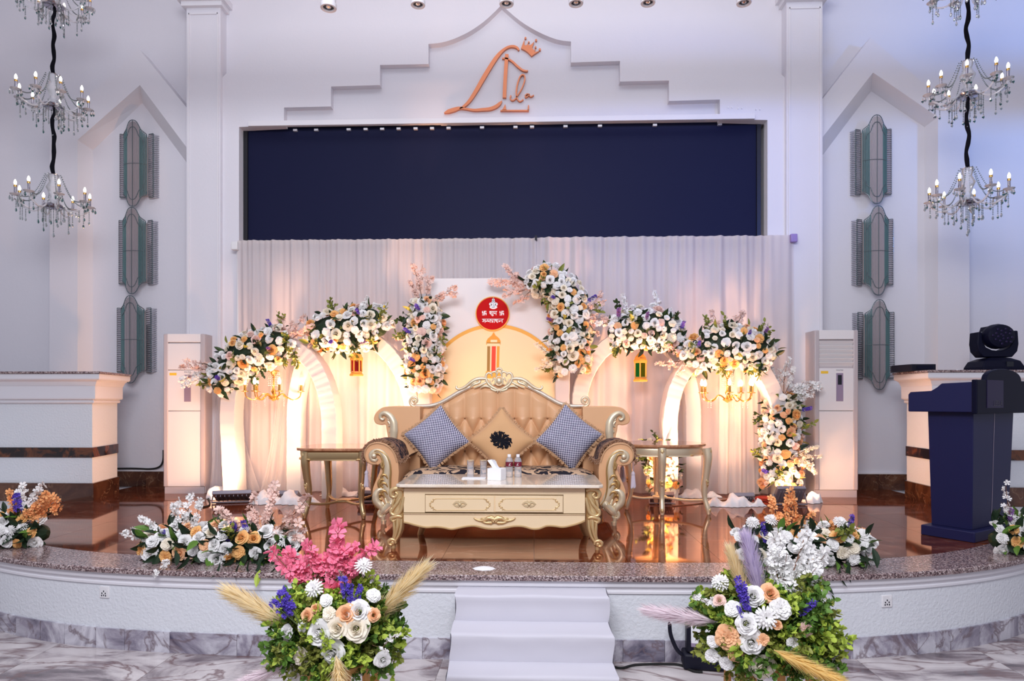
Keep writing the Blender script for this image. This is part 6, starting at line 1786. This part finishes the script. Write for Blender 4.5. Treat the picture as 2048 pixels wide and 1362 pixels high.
def twig_to(root, kind, color, base, tip, Y0, Y1=None, k=1.0):
    a = W(base[0], base[1], Y0); b = W(tip[0], tip[1], Y1 if Y1 else Y0)
    return put(root, kind, color, a, b - a, (b - a).length * k)
g = garland('flower_garland', 'flower garland on the shoulder of the left end arch, white and apricot', [(432, 782, 22), (450, 750, 36), (490, 712, 44), (540, 695, 44), (582, 672, 30)], 6.56, 88, 90, twigs=10)
for t in ((352, 748), (366, 722), (392, 712), (400, 770), (372, 768)): twig_to(g, 'branch', 'blush' if t[1] < 740 else 'white', (430, 745), t, 6.53)
for t in ((578, 640), (600, 625), (566, 628), (618, 640), (545, 650)): twig_to(g, 'branch', 'blush', (570, 690), t, 6.53)
g = garland('flower_garland', 'flower garland over the top of the tall arch with the red lantern', [(622, 688, 24), (650, 665, 40), (700, 660, 50), (745, 652, 46), (770, 668, 24)], 6.68, 84, 84, twigs=9)
for t in ((720, 596), (742, 606), (778, 612), (790, 650), (762, 630)): twig_to(g, 'branch', 'white', (742, 648), t, 6.63)
for t in ((600, 700), (602, 655)): twig_to(g, 'branch', 'blush', (632, 680), t, 6.60)
g = garland('flower_garland', 'tall flower garland down the left edge of the backdrop board', [(846, 600, 26), (850, 640, 38), (848, 690, 42), (850, 735, 42), (848, 782, 30)], 6.70, 135, 110, phi=(-105, 105), twigs=6)
for t in ((834, 528), (808, 566), (866, 548), (916, 572), (820, 575), (812, 690), (886, 590)): twig_to(g, 'branch', 'blush', (846, 610), t, 6.66)
g = garland('flower_garland', 'large flower garland curling from the top of the backdrop board down its right edge', [(1058, 580, 22), (1090, 562, 36), (1128, 588, 42), (1140, 640, 44), (1140, 700, 44), (1146, 748, 36)], 6.70, 155, 120, twigs=5)
for t in ((982, 552), (1000, 548), (1002, 590), (1018, 570), (1028, 610), (1040, 585)): twig_to(g, 'branch', 'blush', (1070, 575), t, 6.64)
for t in ((1212, 595), (1216, 636), (1190, 620), (1205, 660), (1196, 648)): twig_to(g, 'branch', 'blush', (1150, 640), t, 6.64)
for t in ((1068, 700), (1070, 740), (1080, 720), (1100, 690)): twig_to(g, 'branch', 'cream', (1125, 720), t, 6.60)
g = garland('flower_garland', 'flower garland over the top of the tall arch with the green lantern', [(1216, 668, 26), (1250, 662, 42), (1295, 655, 48), (1335, 668, 38), (1362, 680, 16)], 6.68, 84, 80, twigs=8)
for t in ((1236, 596), (1246, 620), (1325, 585), (1312, 615), (1300, 622), (1335, 612), (1190, 655), (1262, 620)): twig_to(g, 'branch', 'white', (1268 if t[0] < 1280 else 1310, 645), t, 6.63)
g = garland('flower_garland', 'flower garland over the right end arch above its gold chandelier', [(1372, 728, 28), (1410, 702, 42), (1460, 690, 48), (1510, 705, 44), (1540, 722, 22)], 6.56, 100, 92, twigs=7)
for t in ((1418, 622), (1440, 640), (1502, 625), (1482, 640), (1462, 645), (1318, 740), (1360, 755), (1330, 700)): twig_to(g, 'branch', 'blush', (1450 if t[0] > 1390 else 1380, 685 if t[0] > 1390 else 715), t, 6.52)
g = garland('standing_garland', 'tall flower column glowing at the bottom, at the right end of the arches', [(1563, 790, 26), (1562, 830, 40), (1562, 880, 42), (1562, 930, 42), (1560, 970, 40)], 6.70, 118, 96, mix=[('white', 28), ('cream', 22), ('peach', 24), ('apricot', 14), ('blush', 12)], phi=(-110, 110), cat='flower column', group='flower columns at the arches', twigs=4, floor=FZ, spikes=2)
for t in ((1562, 716), (1545, 730), (1600, 738), (1628, 756), (1648, 792), (1618, 800), (1530, 742), (1640, 755)): twig_to(g, 'branch', 'white', (1568, 790), t, 6.66)
for t in ((1640, 912), (1628, 885), (1620, 940), (1642, 938)): twig_to(g, 'branch', 'cream', (1585, 915), t, 6.52)
g = garland('standing_garland', 'low flower column standing behind the right side table', [(1322, 880, 26), (1324, 920, 32), (1326, 960, 36), (1326, 982, 34)], 6.70, 56, 60, mix=[('white', 30), ('blush', 26), ('apricot', 24), ('cream', 20)], cat='flower column', group='flower columns at the arches', twigs=3, floor=FZ, spikes=0)
put(g, 'spike', 'mauve', W(1335, 880, 6.64), (0.1, -.2, 1), 0.18)
for t in ((1308, 862), (1350, 870)): twig_to(g, 'sprig', 'leaf_mid', (1325, 890), t, 6.64)

# ------------------------------------------------------------------ arrangements along the stage edge
def bank(label, x0, x1, y, Y, h, nfl, nleaf, mix, fs=(0.036, 0.046), **kw):
    a = W(x0, HY, Y).x; b = W(x1, HY, Y).x
    K = 7
    wr = [(Vector((a + (b - a) * k / (K - 1), Y + 0.012 * (k - 3) ** 2 * 0.2, FZ + h * 0.45)), h * (0.55 + 0.45 * math.sin(PI * (0.12 + 0.76 * k / (K - 1))))) for k in range(K)]
    return garland('flower_arrangement', label, None, Y, nfl, nleaf, mix, fs, (-55, 95), 'low flower arrangements along the stage edge', leafcol=(('leaf_dark', 8), ('leaf_deep', 3)), leaflen=(0.08, 0.13), cat='flower arrangement', world=wr, floor=FZ, **kw)
EDGE = [('white', 60), ('cream', 12), ('apricot', 16), ('peach', 12)]
g = bank('low white and apricot arrangement with pale blossom branches, left half of the stage edge', 290, 600, 1095, 4.06, 0.16, 74, 150, EDGE, spikes=0, twigs=2)
for t, c in (((250, 1074), 'white'), ((292, 1022), 'white'), ((333, 1012), 'white'), ((368, 988), 'white'), ((362, 1030), 'white'), ((418, 1008), 'white'), ((400, 1040), 'white'), ((318, 1050), 'white')):
    twig_to(g, 'branch', c, (372 if t[0] > 330 else 340, 1085), t, 4.04)
for t in ((438, 1028), (492, 988), (512, 1022), (553, 975), (640, 1014), (600, 1040), (470, 1045), (610, 1060)): twig_to(g, 'branch', 'blush', (520, 1080), t, 4.04)
twig_to(g, 'branch', 'white', (350, 1110), (310, 1150), 3.84, 3.72)
for p in ((470, 1052), (490, 1050), (455, 1068), (328, 1072)): put(g, 'spike', 'purple', W(p[0] + 8, p[1] + 30, 4.02), (-.2, -.2, 1), 0.13)
for p in ((500, 1135), (380, 1128), (440, 1142), (560, 1132), (350, 1120), (480, 1145), (520, 1140)): put(g, 'leaf', 'leaf_dark', W(p[0], p[1] - 18, 3.80), (rf.uniform(-.5, .5), -.6, -.8), .11)
put(g, 'leaf', 'leaf_bright', W(520, 1140, 3.74), (-.15, -.3, -1), .10)
g = bank('low white and peach arrangement with orange blossom branches, right half of the stage edge', 1470, 1735, 1100, 4.10, 0.17, 66, 140, EDGE, spikes=0, twigs=2)
for t in ((1520, 1008), (1555, 1000), (1605, 985), (1612, 1018), (1540, 1035), (1580, 1030), (1630, 1040), (1730, 1055), (1690, 1050), (1660, 1040)): twig_to(g, 'branch', 'orange', (1585 if t[0] < 1640 else 1680, 1080), t, 4.08)
for p in ((1505, 1045), (1542, 1040), (1680, 1045)): put(g, 'mum', 'white', W(p[0], p[1], 4.05), (rf.uniform(-.3, .3), -.6, .7), 0.044)
for p in ((1525, 1055), (1698, 1040), (1530, 1068)): put(g, 'spike', 'purple', W(p[0], p[1] + 30, 4.05), (.05, -.1, 1), 0.12)
for p in ((1700, 1150), (1655, 1175), (1730, 1130), (1745, 1120), (1680, 1160)): put(g, 'leaf', 'leaf_dark', W(p[0], p[1] - 25, 3.86), (rf.uniform(-.3, .5), -.5, -.9), .12)
g = bank('low arrangement with orange and white blossom branches at the far left of the stage edge', -40, 92, 1070, 4.42, 0.17, 34, 90, EDGE, spikes=0, twigs=0)
for t, c in (((100, 972), 'orange'), ((100, 1000), 'orange'), ((88, 985), 'orange'), ((20, 990), 'orange'), ((5, 985), 'orange'), ((35, 1000), 'orange'), ((60, 966), 'white'), ((40, 972), 'white'), ((20, 985), 'white'), ((110, 1015), 'orange')):
    twig_to(g, 'branch', c, (42, 1052), t, 4.36)
put(g, 'spike', 'purple', W(40, 1045, 4.34), (0, -.1, 1), 0.2)
g = bank('low arrangement with one white blossom branch at the far right beside the lectern', 1985, 2095, 1075, 4.44, 0.16, 26, 90, EDGE, spikes=1, twigs=0)
for t in ((1976, 972), (2000, 1000), (2030, 1020)): twig_to(g, 'longbranch', 'white', (2040, 1060), t, 4.40)

# ------------------------------------------------------------------ flower stands on the hall floor
def stand(label, cxp, czp, Y, rx, rz_, flowers, specials, seedn):
    global rf
    rf = random.Random(seedn)
    c = W(cxp, czp, Y)
    o = thing('flower_stand', label, 'flower stand', (c.x, Y, 0), 'gold legged flower stands before the stage')
    k = Y / F
    RX, RZ = rx * k, rz_ * k
    for a in (0.5, 1.6, 2.65, 3.7, 4.7, 5.8):
        x, y = c.x + 0.15 * math.cos(a), Y + 0.15 * math.sin(a)
        MB().tube([(x * 1.0, y, c.z - 0.04), (c.x + 0.17 * math.cos(a), Y + 0.17 * math.sin(a), 0)], 0.016, 8).build('leg', 'leg_wood', o)
    MB().lathe([(0.16, c.z - 0.10), (0.17, c.z - 0.095), (0.17, c.z - 0.07), (0.16, c.z - 0.065)], (c.x, Y, 0), 20, cap=True).build('top_ring', 'leg_wood', o)
    mb = MB().ball((c.x, Y, c.z + 0.02), 1.0, 14, 9, RX * 0.55, RX * 0.5, RZ * 0.6)
    mb.v = [(x + rf.uniform(-.015, .015), y + rf.uniform(-.015, .015), z + rf.uniform(-.015, .015)) for x, y, z in mb.v]
    mb.build('foliage_core', 'leaf_deep', o, smooth=0)
    for i in range(250):
        a = rf.uniform(0, 2 * PI); b = rf.uniform(-0.75, 1.2)
        n_ = Vector((math.cos(a) * math.cos(b), math.sin(a) * math.cos(b), math.sin(b)))
        if n_.y > 0.5: continue
        p = Vector((c.x + n_.x * RX * .45, Y + n_.y * RX * .45, c.z + 0.02 + n_.z * RZ * .5))
        d = n_ + Vector((rf.uniform(-.5, .5), -.1, rf.uniform(-.15, .6)))
        put(o, 'fluffy', pick((('leaf_bright', 5), ('leaf_olive', 3), ('leaf_deep', 4))), p, d, rf.uniform(.75, 1.1) * RX * (.62 if abs(n_.x) > .5 else 0.5))
    for px, py, rpx, kind, col in flowers:
        # place on the front of the mound
        X = (px - cxp) / rx; Z = (czp - py) / rz_
        q = max(0.05, 1 - X * X * .8 - Z * Z * .6) ** .5
        Yf = Y - RX * 0.85 * q
        p = W(px, py, Yf)
        n_ = Vector((X * .7, -1, Z * .5 + .15)).normalized()
        s = rpx / F * Yf * 1.1
        put(o, kind, col, p - n_ * s * .25, n_, s)
    for kind, col, b, t, dy0, dy1 in specials:
        A = W(b[0], b[1], Y + dy0); B = W(t[0], t[1], Y + dy1)
        put(o, kind, col, A, B - A, (B - A).length)
    return o
fl1 = [(636, 1266, 23, 'rose', 'white'), (663, 1308, 22, 'rose', 'white'), (674, 1256, 19, 'rose', 'cream'), (711, 1258, 21, 'rose', 'cream'), (717, 1223, 21, 'rose', 'white'), (692, 1229, 18, 'rose', 'peach'),
       (657, 1228, 15, 'carnation', 'cream'), (597, 1314, 19, 'carnation', 'cream'), (587, 1351, 16, 'rose', 'white'), (570, 1264, 15, 'carnation', 'white'), (570, 1291, 14, 'carnation', 'cream'), (603, 1252, 12, 'carnation', 'white'),
       (613, 1231, 12, 'rose', 'peach'), (630, 1216, 9, 'rose', 'peach'), (748, 1230, 12, 'rose', 'peach'), (767, 1322, 14, 'rose', 'white'), (626, 1177, 20, 'mum', 'white'), (727, 1129, 17, 'mum', 'white'), (747, 1190, 14, 'carnation', 'white'), (650, 1200, 13, 'carnation', 'white')]
sp1 = [('bigbranch', 'pink', (650, 1215), t, -.05, .0) for t in ((545, 1110), (585, 1095), (632, 1085), (650, 1100), (694, 1055), (738, 1085), (605, 1130), (668, 1110), (712, 1095), (570, 1140))]
sp1 += [('spike', 'purple', (600, 1248), (562, 1180), -.2, -.18), ('spike', 'purple', (596, 1250), (548, 1208), -.2, -.18), ('spike', 'purple', (588, 1245), (570, 1205), -.2, -.2), ('spike', 'purple', (700, 1220), (682, 1155), -.18, -.15), ('spike', 'purple', (708, 1222), (724, 1172), -.18, -.15), ('spike', 'purple', (700, 1225), (703, 1172), -.18, -.15)]
sp1 += [('plume', 'plume_straw', (610, 1268), (438, 1172), -.08, -.05), ('plume', 'plume_straw', (720, 1262), (866, 1118), -.05, .0), ('plume', 'plume_straw', (672, 1312), (690, 1440), -.28, -.55), ('plume', 'plume_rose', (600, 1318), (460, 1375), -.1, -.2), ('branch', 'white', (760, 1300), (792, 1262), -.2, -.2), ('branch', 'white', (745, 1290), (780, 1300), -.2, -.2)]
fl2 = [(1493, 1248, 19, 'rose', 'white'), (1503, 1287, 21, 'rose', 'white'), (1525, 1335, 22, 'rose', 'cream'), (1533, 1236, 23, 'mum', 'white'), (1564, 1217, 21, 'carnation', 'white'), (1507, 1191, 19, 'rose', 'white'), (1465, 1218, 16, 'carnation', 'white'),
       (1441, 1164, 17, 'mum', 'white'), (1541, 1186, 16, 'rose', 'peach'), (1456, 1276, 24, 'carnation', 'peach'), (1472, 1311, 16, 'carnation', 'peach'), (1527, 1281, 13, 'carnation', 'peach'), (1616, 1259, 15, 'carnation', 'blush'), (1588, 1289, 14, 'carnation', 'white'),
       (1453, 1329, 14, 'carnation', 'white'), (1424, 1314, 14, 'carnation', 'white'), (1424, 1284, 12, 'carnation', 'white'), (1438, 1200, 10, 'rose', 'blush'), (1556, 1250, 9, 'rose', 'peach')]
sp2 = [('bigbranch', 'white', (1572, 1205), t, -.05, .0) for t in ((1530, 1100), (1545, 1075), (1575, 1070), (1604, 1055), (1640, 1095), (1662, 1112), (1628, 1150), (1592, 1110), (1612, 1125), (1560, 1120), (1540, 1140))]
sp2 += [('spike', 'purple', (1500, 1240), (1478, 1160), -.2, -.18), ('spike', 'purple', (1502, 1245), (1484, 1185), -.22, -.2), ('spike', 'purple', (1490, 1245), (1478, 1212), -.22, -.2), ('spike', 'purple', (1585, 1240), (1630, 1200), -.2, -.18), ('spike', 'purple', (1590, 1245), (1642, 1238), -.2, -.18)]
sp2 += [('plume', 'plume_straw', (1500, 1222), (1455, 1082), -.1, -.06), ('plume', 'plume_lilac', (1526, 1222), (1488, 1052), -.1, -.08), ('plume', 'plume_gold', (1548, 1300), (1700, 1372), -.28, -.45), ('plume', 'plume_rose', (1440, 1245), (1275, 1218), -.05, 0.0), ('branch', 'white', (1450, 1215), (1388, 1192), -.1, -.08), ('branch', 'white', (1450, 1215), (1405, 1205), -.1, -.08), ('branch', 'white', (1610, 1225), (1645, 1188), -.1, -.05)]
for n_c, c in (('plume_straw', S(252, 238, 200)), ('plume_lilac', S(232, 222, 242)), ('plume_gold', S(253, 230, 162)), ('plume_rose', S(250, 240, 244))): cloth('petal_' + n_c, c, 0.5)
stand('flower stand with pink blossom branches, left of the white steps', 675, 1275, 2.62, 135, 95, fl1, sp1, 21)
stand('flower stand with white blossom and lilac pampas, right of the white steps', 1535, 1270, 2.66, 140, 98, fl2, sp2, 22)
